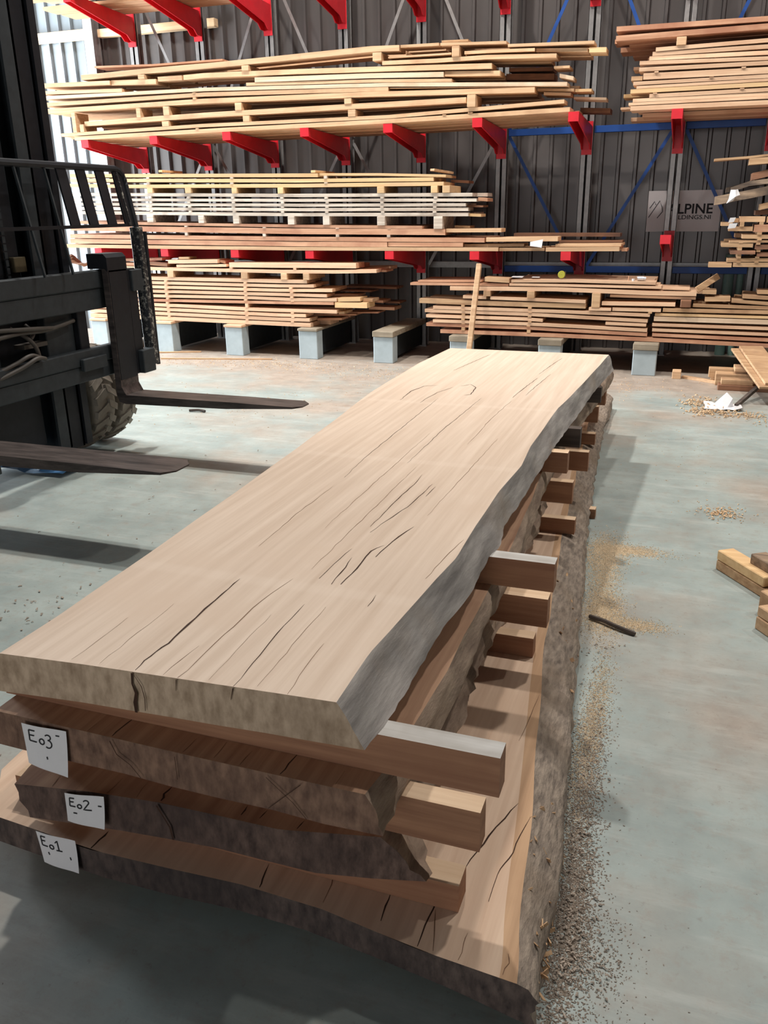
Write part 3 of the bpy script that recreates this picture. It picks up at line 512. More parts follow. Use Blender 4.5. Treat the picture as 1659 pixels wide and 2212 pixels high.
('F',2,'q',[(-7.132,0.4855),(-6.25,0.4784),(-4.513,0.4518),(-4.13,0.4522)],0.037,9.22,9.449,'pale plank, second layer up, floor stack on left, second row back, leftmost piece'),
('F',2,'r',[(-4.099,0.4297),(-3.79,0.4423)],0.0248,9.15,9.36,'reddish plank, second layer up, floor stack on left, set back, rightmost piece'),
('F',2,'r',[(-4.124,0.4287),(-3.79,0.4423)],0.0237,9.42,9.643,'reddish plank, second layer up, floor stack on left, further back, rightmost piece'),
('F',3,'q',[(-7.133,0.5429),(-6.243,0.5315),(-4.51,0.4995),(-4.155,0.5005)],0.0369,8.953,9.178,'pale plank, third layer up, floor stack on left, front row, leftmost piece'),
('F',3,'q',[(-7.1,0.5429),(-6.243,0.5315),(-4.51,0.4995),(-4.191,0.5005)],0.0369,9.22,9.459,'pale plank, third layer up, floor stack on left, second row back, leftmost piece'),
('F',3,'r',[(-4.224,0.4703),(-3.625,0.4859)],0.0153,9.2,9.454,'reddish plank, third layer up, floor stack on left, set back, rightmost piece'),
('F',4,'q',[(-7.09,0.5893),(-6.237,0.5816),(-4.887,0.5567),(-4.506,0.5522),(-3.767,0.5514)],0.0365,8.954,9.183,'pale plank, fourth layer up, floor stack on left, front row, leftmost piece'),
('F',4,'q',[(-7.058,0.5893),(-6.237,0.5816),(-4.887,0.5567),(-4.506,0.5522),(-3.769,0.5514)],0.0365,9.22,9.479,'pale plank, fourth layer up, floor stack on left, second row back, leftmost piece'),
('F',4,'t',[(-3.761,0.5332),(-3.692,0.5349)],0.0279,9.0,9.252,'tan plank, fourth layer up, floor stack on left, front row, second piece from left'),
('F',4,'r',[(-3.771,0.5),(-3.374,0.5097)],0.0149,9.25,9.505,'reddish plank, fourth layer up, floor stack on left, set back, rightmost piece'),
('F',5,'r',[(-7.05,0.6241),(-6.231,0.6287),(-4.881,0.6338),(-3.804,0.6402)],0.0306,8.959,9.2,'reddish plank, fifth layer up, floor stack on left, front row, leftmost piece'),
('F',5,'r',[(-7.024,0.6241),(-6.231,0.6287),(-4.881,0.6338),(-3.845,0.6402)],0.0305,9.22,9.471,'reddish plank, fifth layer up, floor stack on left, second row back, leftmost piece'),
('F',5,'y',[(-3.791,0.6395),(-3.399,0.6425)],0.0596,8.96,9.21,'yellowish plank, fifth layer up, floor stack on left, front row, second piece from left'),
('F',5,'r',[(-3.506,0.564),(-3.193,0.5606)],0.0329,9.3,9.551,'reddish plank, fifth layer up, floor stack on left, set back, rightmost piece'),
('F',6,'q',[(-7.04,0.6864),(-6.224,0.6839),(-4.877,0.6867),(-4.298,0.6767),(-3.768,0.6817)],0.0347,8.961,9.2,'pale plank, sixth layer up, floor stack on left, front row, leftmost piece'),
('F',6,'q',[(-7.038,0.6864),(-6.224,0.6839),(-4.877,0.6867),(-4.298,0.6767),(-3.775,0.6817)],0.0345,9.22,9.464,'pale plank, sixth layer up, floor stack on left, second row back, leftmost piece'),
('F',6,'y',[(-3.749,0.6887),(-3.48,0.6964)],0.0411,8.96,9.188,'yellowish plank, sixth layer up, floor stack on left, front row, second piece from left'),
('F',6,'t',[(-3.474,0.679),(-3.358,0.6768)],0.0305,9.03,9.245,'tan plank, sixth layer up, floor stack on left, set back, third piece from left'),
('F',6,'r',[(-3.423,0.6438),(-3.31,0.6409)],0.028,9.25,9.502,'reddish plank, sixth layer up, floor stack on left, set back, fourth piece from left'),
('F',6,'b',[(-3.37,0.6094),(-3.176,0.6081)],0.019,9.45,9.688,'brown plank, sixth layer up, floor stack on left, set back, rightmost piece'),
('F',7,'q',[(-7.031,0.74),(-6.217,0.739),(-4.495,0.7301),(-3.886,0.7253)],0.0338,8.958,9.199,'pale plank, seventh layer up, floor stack on left, front row, leftmost piece'),
('F',7,'q',[(-6.991,0.74),(-6.217,0.739),(-4.495,0.7301),(-3.923,0.7253)],0.0338,9.22,9.464,'pale plank, seventh layer up, floor stack on left, second row back, leftmost piece'),
('F',7,'r',[(-3.912,0.707),(-3.595,0.7074)],0.0219,9.2,9.435,'reddish plank, seventh layer up, floor stack on left, set back, rightmost piece'),
('F',8,'q',[(-7.023,0.7934),(-6.21,0.791),(-4.492,0.7768),(-3.815,0.7849)],0.0337,8.958,9.195,'pale plank, eighth layer up, floor stack on left, front row, leftmost piece'),
('F',8,'q',[(-7.019,0.7934),(-6.21,0.791),(-4.492,0.7768),(-3.828,0.7849)],0.0337,9.22,9.433,'pale plank, eighth layer up, floor stack on left, second row back, leftmost piece'),
('F',8,'b',[(-3.941,0.7447),(-3.473,0.7418)],0.0162,9.3,9.546,'brown plank, eighth layer up, floor stack on left, set back, rightmost piece'),
('F',9,'q',[(-7.015,0.8438),(-6.204,0.8401),(-4.489,0.8259),(-4.041,0.8296)],0.0336,8.959,9.179,'pale plank, ninth layer up, floor stack on left, front row, leftmost piece'),
('F',9,'q',[(-6.991,0.8438),(-6.204,0.8401),(-4.489,0.8259),(-4.075,0.8296)],0.0336,9.22,9.479,'pale plank, ninth layer up, floor stack on left, second row back, leftmost piece'),
('F',9,'b',[(-3.867,0.7805),(-3.214,0.7743)],0.0236,9.45,9.698,'brown plank, ninth layer up, floor stack on left, set back, rightmost piece'),
('F',10,'q',[(-7.005,0.9051),(-6.197,0.8918),(-4.486,0.88),(-4.125,0.8793)],0.0383,8.958,9.199,'pale plank, tenth layer up, floor stack on left, front row'),
('F',10,'q',[(-7.073,0.9051),(-6.197,0.8918),(-4.486,0.88),(-4.164,0.8793)],0.0383,9.22,9.434,'pale plank, tenth layer up, floor stack on left, second row back'),
('F',11,'q',[(-6.988,1.0158),(-6.183,1.0053),(-4.479,0.9875),(-3.79,0.9909),(-3.278,1.0026)],0.0373,8.954,9.201,'pale plank, eleventh layer up, floor stack on left, front row, leftmost piece'),
('F',11,'q',[(-6.974,1.0158),(-6.183,1.0053),(-4.479,0.9875),(-3.79,0.9909),(-3.312,1.0026)],0.0373,9.22,9.458,'pale plank, eleventh layer up, floor stack on left, second row back, leftmost piece'),
('F',11,'q',[(-6.962,1.0158),(-6.183,1.0053),(-4.479,0.9875),(-3.79,0.9909),(-3.301,1.0026)],0.0373,9.49,9.735,'pale plank, eleventh layer up, floor stack on left, third row back, leftmost piece'),
('F',11,'r',[(-3.272,0.9878),(-3.213,0.9883)],0.0223,9.1,9.333,'reddish plank, eleventh layer up, floor stack on left, set back, rightmost piece'),
('F',12,'r',[(-6.848,1.0522),(-6.244,1.0476)],0.0333,9.0,9.216,'reddish plank, twelfth layer up, floor stack on left, front row, leftmost piece'),
('F',12,'b',[(-6.208,1.0684),(-5.956,1.0484)],0.0386,8.97,9.225,'brown plank, twelfth layer up, floor stack on left, front row, second piece from left'),
('F',12,'q',[(-5.823,1.0345),(-5.152,1.0442)],0.0286,8.962,9.182,'pale plank, twelfth layer up, floor stack on left, front row, third piece from left'),
('F',12,'q',[(-5.101,1.0652),(-3.516,1.067)],0.0545,8.95,9.207,'pale plank, twelfth layer up, floor stack on left, front row, fourth piece from left'),
('F',12,'r',[(-3.578,1.0522),(-3.517,1.0526)],0.0484,9.15,9.383,'reddish plank, twelfth layer up, floor stack on left, set back, rightmost piece'),
('F',13,'r',[(-6.812,1.088),(-6.074,1.1075)],0.0294,9.05,9.301,'reddish plank, thirteenth layer up, floor stack on left, set back, leftmost piece'),
('F',13,'q',[(-5.932,1.0896),(-5.258,1.098)],0.0426,8.955,9.214,'pale plank, thirteenth layer up, floor stack on left, front row, second piece from left'),
('F',13,'r',[(-5.252,1.0928),(-5.184,1.0774)],0.0293,9.0,9.223,'reddish plank, thirteenth layer up, floor stack on left, front row, rightmost piece'),
('G',1,'r',[(-2.546,0.3748),(-1.293,0.3709),(-0.141,0.3583),(0.753,0.3405),(1.084,0.3351),(2.53,0.3351)],0.0371,8.953,9.213,'reddish plank, first layer up, floor stack on right, front row'),
('G',1,'r',[(-2.437,0.3748),(-1.293,0.3709),(-0.141,0.3583),(0.753,0.3405),(1.084,0.3351),(2.481,0.3351)],0.0371,9.22,9.48,'reddish plank, first layer up, floor stack on right, second row back'),
('G',1,'r',[(-2.518,0.3748),(-1.293,0.3709),(-0.141,0.3583),(0.753,0.3405),(1.084,0.3351),(2.464,0.3351)],0.0371,9.49,9.75,'reddish plank, first layer up, floor stack on right, third row back'),
('G',1,'r',[(-2.53,0.3748),(-1.293,0.3709),(-0.141,0.3583),(0.753,0.3405),(1.084,0.3351),(2.659,0.3351)],0.0371,9.76,10.02,'reddish plank, first layer up, floor stack on right, fourth row back'),
('G',2,'r',[(-2.71,0.4423),(-1.588,0.4384),(-1.297,0.428),(-0.377,0.4079)],0.0346,8.96,9.176,'reddish plank, second layer up, floor stack on right, front row, leftmost piece'),
('G',2,'r',[(-2.698,0.4423),(-1.588,0.4384),(-1.297,0.428),(-0.422,0.4079)],0.0346,9.22,9.455,'reddish plank, second layer up, floor stack on right, second row back, leftmost piece'),
('G',2,'r',[(-0.327,0.4072),(0.746,0.3913),(1.076,0.3875),(2.47,0.3875)],0.0302,8.95,9.185,'reddish plank, second layer up, floor stack on right, front row, rightmost piece'),
('G',2,'r',[(-0.312,0.4072),(0.746,0.3913),(1.076,0.3875),(2.463,0.3875)],0.0302,9.22,9.43,'reddish plank, second layer up, floor stack on right, second row back, rightmost piece'),
('G',3,'q',[(-2.631,0.4819),(-1.59,0.4791),(-0.38,0.4492)],0.0323,8.954,9.181,'pale plank, third layer up, floor stack on right, front row, leftmost piece'),
('G',3,'q',[(-2.589,0.4819),(-1.59,0.4791),(-0.386,0.4492)],0.0323,9.22,9.472,'pale plank, third layer up, floor stack on right, second row back, leftmost piece'),
('G',3,'q',[(-0.332,0.4553),(0.74,0.4442),(1.069,0.4397),(2.59,0.4397)],0.03,8.959,9.215,'pale plank, third layer up, floor stack on right, front row, rightmost piece'),
('G',3,'q',[(-0.312,0.4553),(0.74,0.4442),(1.069,0.4397),(2.54,0.4397)],0.03,9.22,9.475,'pale plank, third layer up, floor stack on right, second row back, rightmost piece'),
('G',4,'q',[(-2.71,0.5344),(-1.607,0.5289),(-1.436,0.5192)],0.0327,8.954,9.194,'pale plank, fourth layer up, floor stack on right, front row, leftmost piece'),
('G',4,'q',[(-2.705,0.5344),(-1.607,0.5289),(-1.478,0.5192)],0.0327,9.22,9.451,'pale plank, fourth layer up, floor stack on right, second row back, leftmost piece'),
('G',4,'q',[(-0.794,0.5064),(-0.394,0.4994)],0.0291,8.961,9.186,'pale plank, fourth layer up, floor stack on right, front row, second piece from left'),
('G',4,'q',[(-0.336,0.5056),(0.732,0.499),(1.061,0.496),(2.44,0.496)],0.0279,8.953,9.176,'pale plank, fourth layer up, floor stack on right, front row, rightmost piece'),
('G',4,'q',[(-0.288,0.5056),(0.732,0.499),(1.061,0.496),(2.396,0.496)],0.0279,9.22,9.456,'pale plank, fourth layer up, floor stack on right, second row back, rightmost piece'),
('G',5,'q',[(-2.726,0.591),(-1.594,0.5793),(-1.162,0.5665),(-0.384,0.5431)],0.0341,8.958,9.208,'pale plank, fifth layer up, floor stack on right, front row, leftmost piece'),
('G',5,'q',[(-2.69,0.591),(-1.594,0.5793),(-1.162,0.5665),(-0.387,0.5431)],0.0341,9.22,9.476,'pale plank, fifth layer up, floor stack on right, second row back, leftmost piece'),
('G',5,'w',[(-0.325,0.572),(0.724,0.5667),(1.051,0.5649),(2.41,0.5649)],0.0437,8.955,9.202,'whitish plank, fifth layer up, floor stack on right, front row, rightmost piece'),
('G',5,'w',[(-0.322,0.572),(0.724,0.5667),(1.051,0.5649),(2.364,0.5649)],0.0437,9.22,9.468,'whitish plank, fifth layer up, floor stack on right, second row back, rightmost piece'),
('G',6,'q',[(-2.631,0.6277),(-1.307,0.6146),(-0.367,0.6005)],0.0328,8.956,9.172,'pale plank, sixth layer up, floor stack on right, front row, leftmost piece'),
('G',6,'q',[(-2.583,0.6277),(-1.307,0.6146),(-0.38,0.6005)],0.0329,9.22,9.447,'pale plank, sixth layer up, floor stack on right, second row back, leftmost piece'),
('G',6,'y',[(-0.319,0.6051),(0.72,0.6026),(1.046,0.6025),(2.47,0.6025)],0.0257,8.96,9.203,'yellowish plank, sixth layer up, floor stack on right, front row, rightmost piece'),
('G',6,'y',[(-0.311,0.6051),(0.72,0.6026),(1.046,0.6025),(2.462,0.6025)],0.0257,9.23,9.455,'yellowish plank, sixth layer up, floor stack on right, second row back, rightmost piece'),
('G',7,'t',[(-2.789,0.7006),(-2.144,0.689),(-1.005,0.6819)],0.0474,8.961,9.181,'tan plank, seventh layer up, floor stack on right, front row, leftmost piece'),
('G',7,'t',[(-2.74,0.7006),(-2.144,0.689),(-1.028,0.6819)],0.0474,9.22,9.455,'tan plank, seventh layer up, floor stack on right, second row back, leftmost piece'),
('G',7,'q',[(-0.969,0.6468),(-0.748,0.6472)],0.029,8.94,9.157,'pale plank, seventh layer up, floor stack on right, front row, second piece from left'),
('G',7,'q',[(-0.736,0.651),(-0.266,0.6505)],0.0328,8.951,9.171,'pale plank, seventh layer up, floor stack on right, front row, third piece from left'),
('G',7,'q',[(-0.736,0.651),(-0.266,0.6505)],0.0328,9.22,9.447,'pale plank, seventh layer up, floor stack on right, second row back, third piece from left'),
('G',7,'t',[(-0.248,0.6554),(0.712,0.6557),(1.038,0.655),(2.53,0.655)],0.0354,8.959,9.213,'tan plank, seventh layer up, floor stack on right, front row, rightmost piece'),
('G',7,'t',[(-0.23,0.6554),(0.712,0.6557),(1.038,0.655),(2.513,0.655)],0.0354,9.22,9.451,'tan plank, seventh layer up, floor stack on right, second row back, rightmost piece'),
('G',8,'q',[(-2.297,0.7438),(-2.044,0.7388)],0.0302,8.953,9.166,'pale plank, eighth layer up, floor stack on right, front row, leftmost piece'),
('G',8,'q',[(-1.999,0.7373),(-1.008,0.7188)],0.0317,8.952,9.21,'pale plank, eighth layer up, floor stack on right, front row, second piece from left'),
('G',8,'q',[(-1.989,0.7373),(-1.021,0.7188)],0.0317,9.22,9.455,'pale plank, eighth layer up, floor stack on right, second row back, second piece from left'),
('G',8,'q',[(-0.845,0.7083),(-0.136,0.7116)],0.0366,8.955,9.177,'pale plank, eighth layer up, floor stack on right, front row, third piece from left'),
('G',8,'q',[(-0.845,0.7083),(-0.136,0.7116)],0.0366,9.22,9.452,'pale plank, eighth layer up, floor stack on right, second row back, third piece from left'),
('G',8,'t',[(0.029,0.704),(0.707,0.6946),(1.032,0.6933),(2.41,0.6933)],0.0312,8.959,9.17,'tan plank, eighth layer up, floor stack on right, front row, rightmost piece'),
('G',8,'t',[(0.029,0.704),(0.707,0.6946),(1.032,0.6933),(2.39,0.6933)],0.0312,9.22,9.475,'tan plank, eighth layer up, floor stack on right, second row back, rightmost piece'),
('G',9,'q',[(-0.771,0.7754),(0.048,0.7657)],0.0242,8.98,9.236,'pale plank, ninth layer up, floor stack on right, front row, leftmost piece'),
('G',9,'q',[(-0.759,0.7754),(0.042,0.7657)],0.0242,9.25,9.501,'pale plank, ninth layer up, floor stack on right, second row back, leftmost piece'),
('G',9,'t',[(0.133,0.7704),(0.364,0.7769)],0.0434,8.97,9.188,'tan plank, ninth layer up, floor stack on right, front row, second piece from left'),
('G',9,'t',[(0.378,0.7551),(0.701,0.7377),(1.026,0.7359),(2.47,0.7359)],0.0329,8.958,9.194,'tan plank, ninth layer up, floor stack on right, front row, rightmost piece'),
('G',9,'t',[(0.417,0.7551),(0.701,0.7377),(1.026,0.7359),(2.447,0.7359)],0.0329,9.22,9.477,'tan plank, ninth layer up, floor stack on right, second row back, rightmost piece'),
('G',10,'q',[(-2.442,0.8353),(-1.319,0.8425),(-0.405,0.8205),(0.051,0.8192)],0.0411,8.95,9.188,'pale plank, tenth layer up, floor stack on right, front row'),
('G',10,'q',[(-2.49,0.8353),(-1.319,0.8425),(-0.405,0.8205),(0.172,0.8192)],0.0411,9.22,9.469,'pale plank, tenth layer up, floor stack on right, second row back'),
('G',10,'q',[(-2.475,0.8353),(-1.319,0.8425),(-0.405,0.8205),(-0.018,0.8192)],0.0411,9.49,9.732,'pale plank, tenth layer up, floor stack on right, third row back'),
('G',11,'r',[(-2.896,0.8661),(-2.103,0.8695),(-1.815,0.8686)],0.0253,8.97,9.193,'reddish plank, eleventh layer up, floor stack on right, front row, leftmost piece'),
('G',11,'r',[(-2.892,0.8661),(-2.103,0.8695),(-1.841,0.8686)],0.0254,9.24,9.482,'reddish plank, eleventh layer up, floor stack on right, second row back, leftmost piece'),
('G',11,'q',[(-1.802,0.8751),(-1.321,0.8747),(-0.282,0.8669)],0.0247,8.955,9.194,'pale plank, eleventh layer up, floor stack on right, front row, second piece from left'),
('G',11,'q',[(-1.787,0.8751),(-1.321,0.8747),(-0.305,0.8669)],0.0247,9.22,9.441,'pale plank, eleventh layer up, floor stack on right, second row back, second piece from left'),
('G',11,'q',[(-0.268,0.8499),(-0.016,0.8449)],0.0159,8.97,9.228,'pale plank, eleventh layer up, floor stack on right, front row, third piece from left'),
('G',11,'t',[(0.104,0.8354),(0.231,0.8331)],0.0354,8.961,9.203,'tan plank, eleventh layer up, floor stack on right, front row, fourth piece from left'),
('G',11,'t',[(0.473,0.796),(0.695,0.7871),(1.019,0.7867),(2.56,0.7867)],0.0309,8.953,9.187,'tan plank, eleventh layer up, floor stack on right, front row, rightmost piece'),
('G',11,'t',[(0.488,0.796),(0.695,0.7871),(1.019,0.7867),(2.559,0.7867)],0.0309,9.22,9.442,'tan plank, eleventh layer up, floor stack on right, second row back, rightmost piece'),
('G',12,'r',[(-2.816,0.8891),(-2.111,0.8979)],0.0193,9.0,9.235,'reddish plank, twelfth layer up, floor stack on right, front row, leftmost piece'),
('G',12,'r',[(-2.816,0.8891),(-2.111,0.8979)],0.0193,9.27,9.514,'reddish plank, twelfth layer up, floor stack on right, second row back, leftmost piece'),
('G',12,'t',[(-2.065,0.9353),(-1.803,0.9242)],0.0444,8.95,9.172,'tan plank, twelfth layer up, floor stack on right, front row, second piece from left'),
('G',12,'q',[(-1.783,0.9104),(-1.137,0.9184),(-0.338,0.906)],0.0266,8.955,9.182,'pale plank, twelfth layer up, floor stack on right, front row, third piece from left'),
('G',12,'q',[(-1.746,0.9104),(-1.137,0.9184),(-0.363,0.906)],0.0266,9.22,9.464,'pale plank, twelfth layer up, floor stack on right, second row back, third piece from left'),
('G',12,'q',[(-1.742,0.9104),(-1.137,0.9184),(-0.349,0.906)],0.0266,9.49,9.71,'pale plank, twelfth layer up, floor stack on right, third row back, third piece from left'),
('G',12,'t',[(0.602,0.839),(0.691,0.8383),(1.018,0.833),(2.41,0.833)],0.0347,9.0,9.221,'tan plank, twelfth layer up, floor stack on right, front row, rightmost piece'),
('E',1,'t',[(0.131,1.089),(0.339,1.0902)],0.0384,8.954,9.202,'tan plank, first layer up, offcut stack at right edge, front row, leftmost piece'),
('E',1,'t',[(0.35,1.0966),(0.655,1.0963),(1.914,1.0937)],0.0414,8.956,9.214,'tan plank, first layer up, offcut stack at right edge, front row, rightmost piece'),
('E',1,'t',[(0.383,1.0966),(0.655,1.0963),(1.867,1.0937)],0.0414,9.22,9.439,'tan plank, first layer up, offcut stack at right edge, second row back, rightmost piece'),
('E',2,'t',[(0.292,1.1324),(0.573,1.1378),(1.906,1.1374)],0.0331,8.955,9.172,'tan plank, second layer up, offcut stack at right edge, front row'),
('E',2,'t',[(0.407,1.1324),(0.573,1.1378),(1.84,1.1374)],0.0331,9.22,9.441,'tan plank, second layer up, offcut stack at right edge, second row back'),
('E',3,'b',[(0.313,1.2063),(0.532,1.2066)],0.0336,8.951,9.163,'brown plank, third layer up, offcut stack at right edge, front row, leftmost piece'),
('E',3,'b',[(0.313,1.2063),(0.532,1.2066)],0.0336,9.22,9.45,'brown plank, third layer up, offcut stack at right edge, second row back, leftmost piece'),
('E',3,'b',[(0.547,1.1932),(0.964,1.1899),(1.76,1.1899)],0.0415,8.97,9.227,'brown plank, third layer up, offcut stack at right edge, front row, rightmost piece'),
('E',4,'t',[(0.227,1.2736),(0.504,1.2691)],0.0355,8.952,9.179,'tan plank, fourth layer up, offcut stack at right edge, front row, leftmost piece'),
('E',4,'t',[(0.227,1.2736),(0.504,1.2691)],0.0355,9.22,9.477,'tan plank, fourth layer up, offcut stack at right edge, second row back, leftmost piece'),
('E',4,'b',[(0.522,1.2583),(0.953,1.26),(1.91,1.26)],0.0413,8.96,9.189,'brown plank, fourth layer up, offcut stack at right edge, front row, rightmost piece'),
('E',5,'t',[(0.294,1.2965),(0.628,1.2978),(0.946,1.2971),(1.85,1.2971)],0.0206,8.952,9.179,'tan plank, fifth layer up, offcut stack at right edge, front row'),
('E',5,'t',[(0.255,1.2965),(0.628,1.2978),(0.946,1.2971),(1.834,1.2971)],0.0206,9.22,9.43,'tan plank, fifth layer up, offcut stack at right edge, second row back'),
('E',6,'t',[(0.401,1.3502),(0.622,1.3472),(0.939,1.3458),(1.85,1.3458)],0.037,8.951,9.209,'tan plank, sixth layer up, offcut stack at right edge, front row'),
('E',6,'t',[(0.347,1.3502),(0.622,1.3472),(0.939,1.3458),(1.836,1.3458)],0.037,9.22,9.478,'tan plank, sixth layer up, offcut stack at right edge, second row back'),
('E',7,'t',[(0.275,1.4213),(0.485,1.4198)],0.0413,8.96,9.211,'tan plank, seventh layer up, offcut stack at right edge, front row, leftmost piece'),
('E',7,'r',[(0.495,1.4361),(0.61,1.4373),(0.926,1.4387),(1.76,1.4387)],0.0653,8.951,9.182,'reddish plank, seventh layer up, offcut stack at right edge, front row, rightmost piece'),
('E',7,'r',[(0.505,1.4361),(0.61,1.4373),(0.926,1.4387),(1.742,1.4387)],0.0653,9.22,9.454,'reddish plank, seventh layer up, offcut stack at right edge, second row back, rightmost piece'),
('E',8,'t',[(0.202,1.4607),(0.304,1.4598)],0.0332,8.98,9.235,'tan plank, eighth layer up, offcut stack at right edge, front row, leftmost piece'),
('E',8,'t',[(0.304,1.4946),(0.357,1.4941)],0.0372,9.0,9.212,'tan plank, eighth layer up, offcut stack at right edge, front row, second piece from left'),
('E',8,'p',[(0.361,1.5111),(0.581,1.5087)],0.049,8.96,9.19,'pale plank, eighth layer up, offcut stack at right edge, front row, third piece from left'),
('E',8,'p',[(0.595,1.5063),(0.918,1.5108),(1.85,1.5108)],0.0526,8.97,9.218,'pale plank, eighth layer up, offcut stack at right edge, front row, rightmost piece'),
('E',9,'b',[(0.493,1.5598),(0.916,1.5825),(1.94,1.5825)],0.0407,9.05,9.262,'brown plank, ninth layer up, offcut stack at right edge, set back, leftmost piece'),
('E',9,'b',[(0.506,1.5598),(0.916,1.5825),(1.903,1.5825)],0.0407,9.32,9.532,'brown plank, ninth layer up, offcut stack at right edge, further back, leftmost piece'),
('E',9,'t',[(0.525,1.6165),(0.586,1.6316),(0.895,1.6743),(1.85,1.6743)],0.0522,8.97,9.225,'tan plank, ninth layer up, offcut stack at right edge, front row, rightmost piece'),
('E',10,'k',[(0.122,1.6899),(0.397,1.7392),(0.567,1.7715),(0.871,1.8274),(1.79,1.8374)],0.0761,8.953,9.18,'bark-edged plank, tenth layer up, offcut stack at right edge, front row'),
('E',10,'k',[(0.158,1.6899),(0.397,1.7392),(0.567,1.7715),(0.871,1.8274),(1.753,1.8374)],0.0761,9.22,9.478,'bark-edged plank, tenth layer up, offcut stack at right edge, second row back'),
('E',11,'k',[(0.255,1.7685),(0.408,1.8192),(0.56,1.8354),(0.865,1.8826),(1.88,1.8926)],0.0438,8.97,9.216,'bark-edged plank, eleventh layer up, offcut stack at right edge, front row'),
('E',11,'k',[(0.216,1.7685),(0.408,1.8192),(0.56,1.8354),(0.865,1.8826),(1.781,1.8926)],0.0438,9.24,9.466,'bark-edged plank, eleventh layer up, offcut stack at right edge, second row back'),
('E',12,'b',[(0.421,1.8873),(0.551,1.9155),(0.856,1.9692),(1.91,1.9792)],0.0632,9.0,9.248,'brown plank, twelfth layer up, offcut stack at right edge, front row'),
('E',12,'b',[(0.46,1.8873),(0.551,1.9155),(0.856,1.9692),(2.036,1.9792)],0.0613,9.27,9.526,'brown plank, twelfth layer up, offcut stack at right edge, second row back'),
('E',13,'t',[(0.383,2.0126),(0.534,2.0195),(0.84,2.0443),(1.85,2.0543)],0.0546,8.953,9.164,'tan plank, thirteenth layer up, offcut stack at right edge, front row'),
('E',14,'t',[(0.077,2.0186),(0.381,2.0327),(0.531,2.0453),(0.836,2.0755),(1.79,2.0855)],0.019,8.96,9.194,'tan plank, fourteenth layer up, offcut stack at right edge, front row'),
('A',1,'p',[(-7.65,3.9846),(-5.3,3.9746)],0.0383,8.961,9.221,'pale plank, first layer up, topmost shelf load, front row'),
('A',1,'p',[(-7.54,3.9919),(-5.307,3.9819)],0.0123,9.22,9.48,'pale plank, first layer up, topmost shelf load, second row back'),
('A',1,'p',[(-7.695,3.9656),(-5.297,3.9556)],0.0353,9.49,9.75,'pale plank, first layer up, topmost shelf load, third row back'),
('A',1,'p',[(-7.641,3.9558),(-5.177,3.9458)],0.0353,9.76,10.02,'pale plank, first layer up, topmost shelf load, fourth row back'),
('A',2,'p',[(-7.6,4.0296),(-5.5,4.0196)],0.0382,8.96,9.179,'pale plank, second layer up, topmost shelf load, front row'),
('A',2,'p',[(-7.519,4.0203),(-5.415,4.0103)],0.0237,9.22,9.467,'pale plank, second layer up, topmost shelf load, second row back'),
]
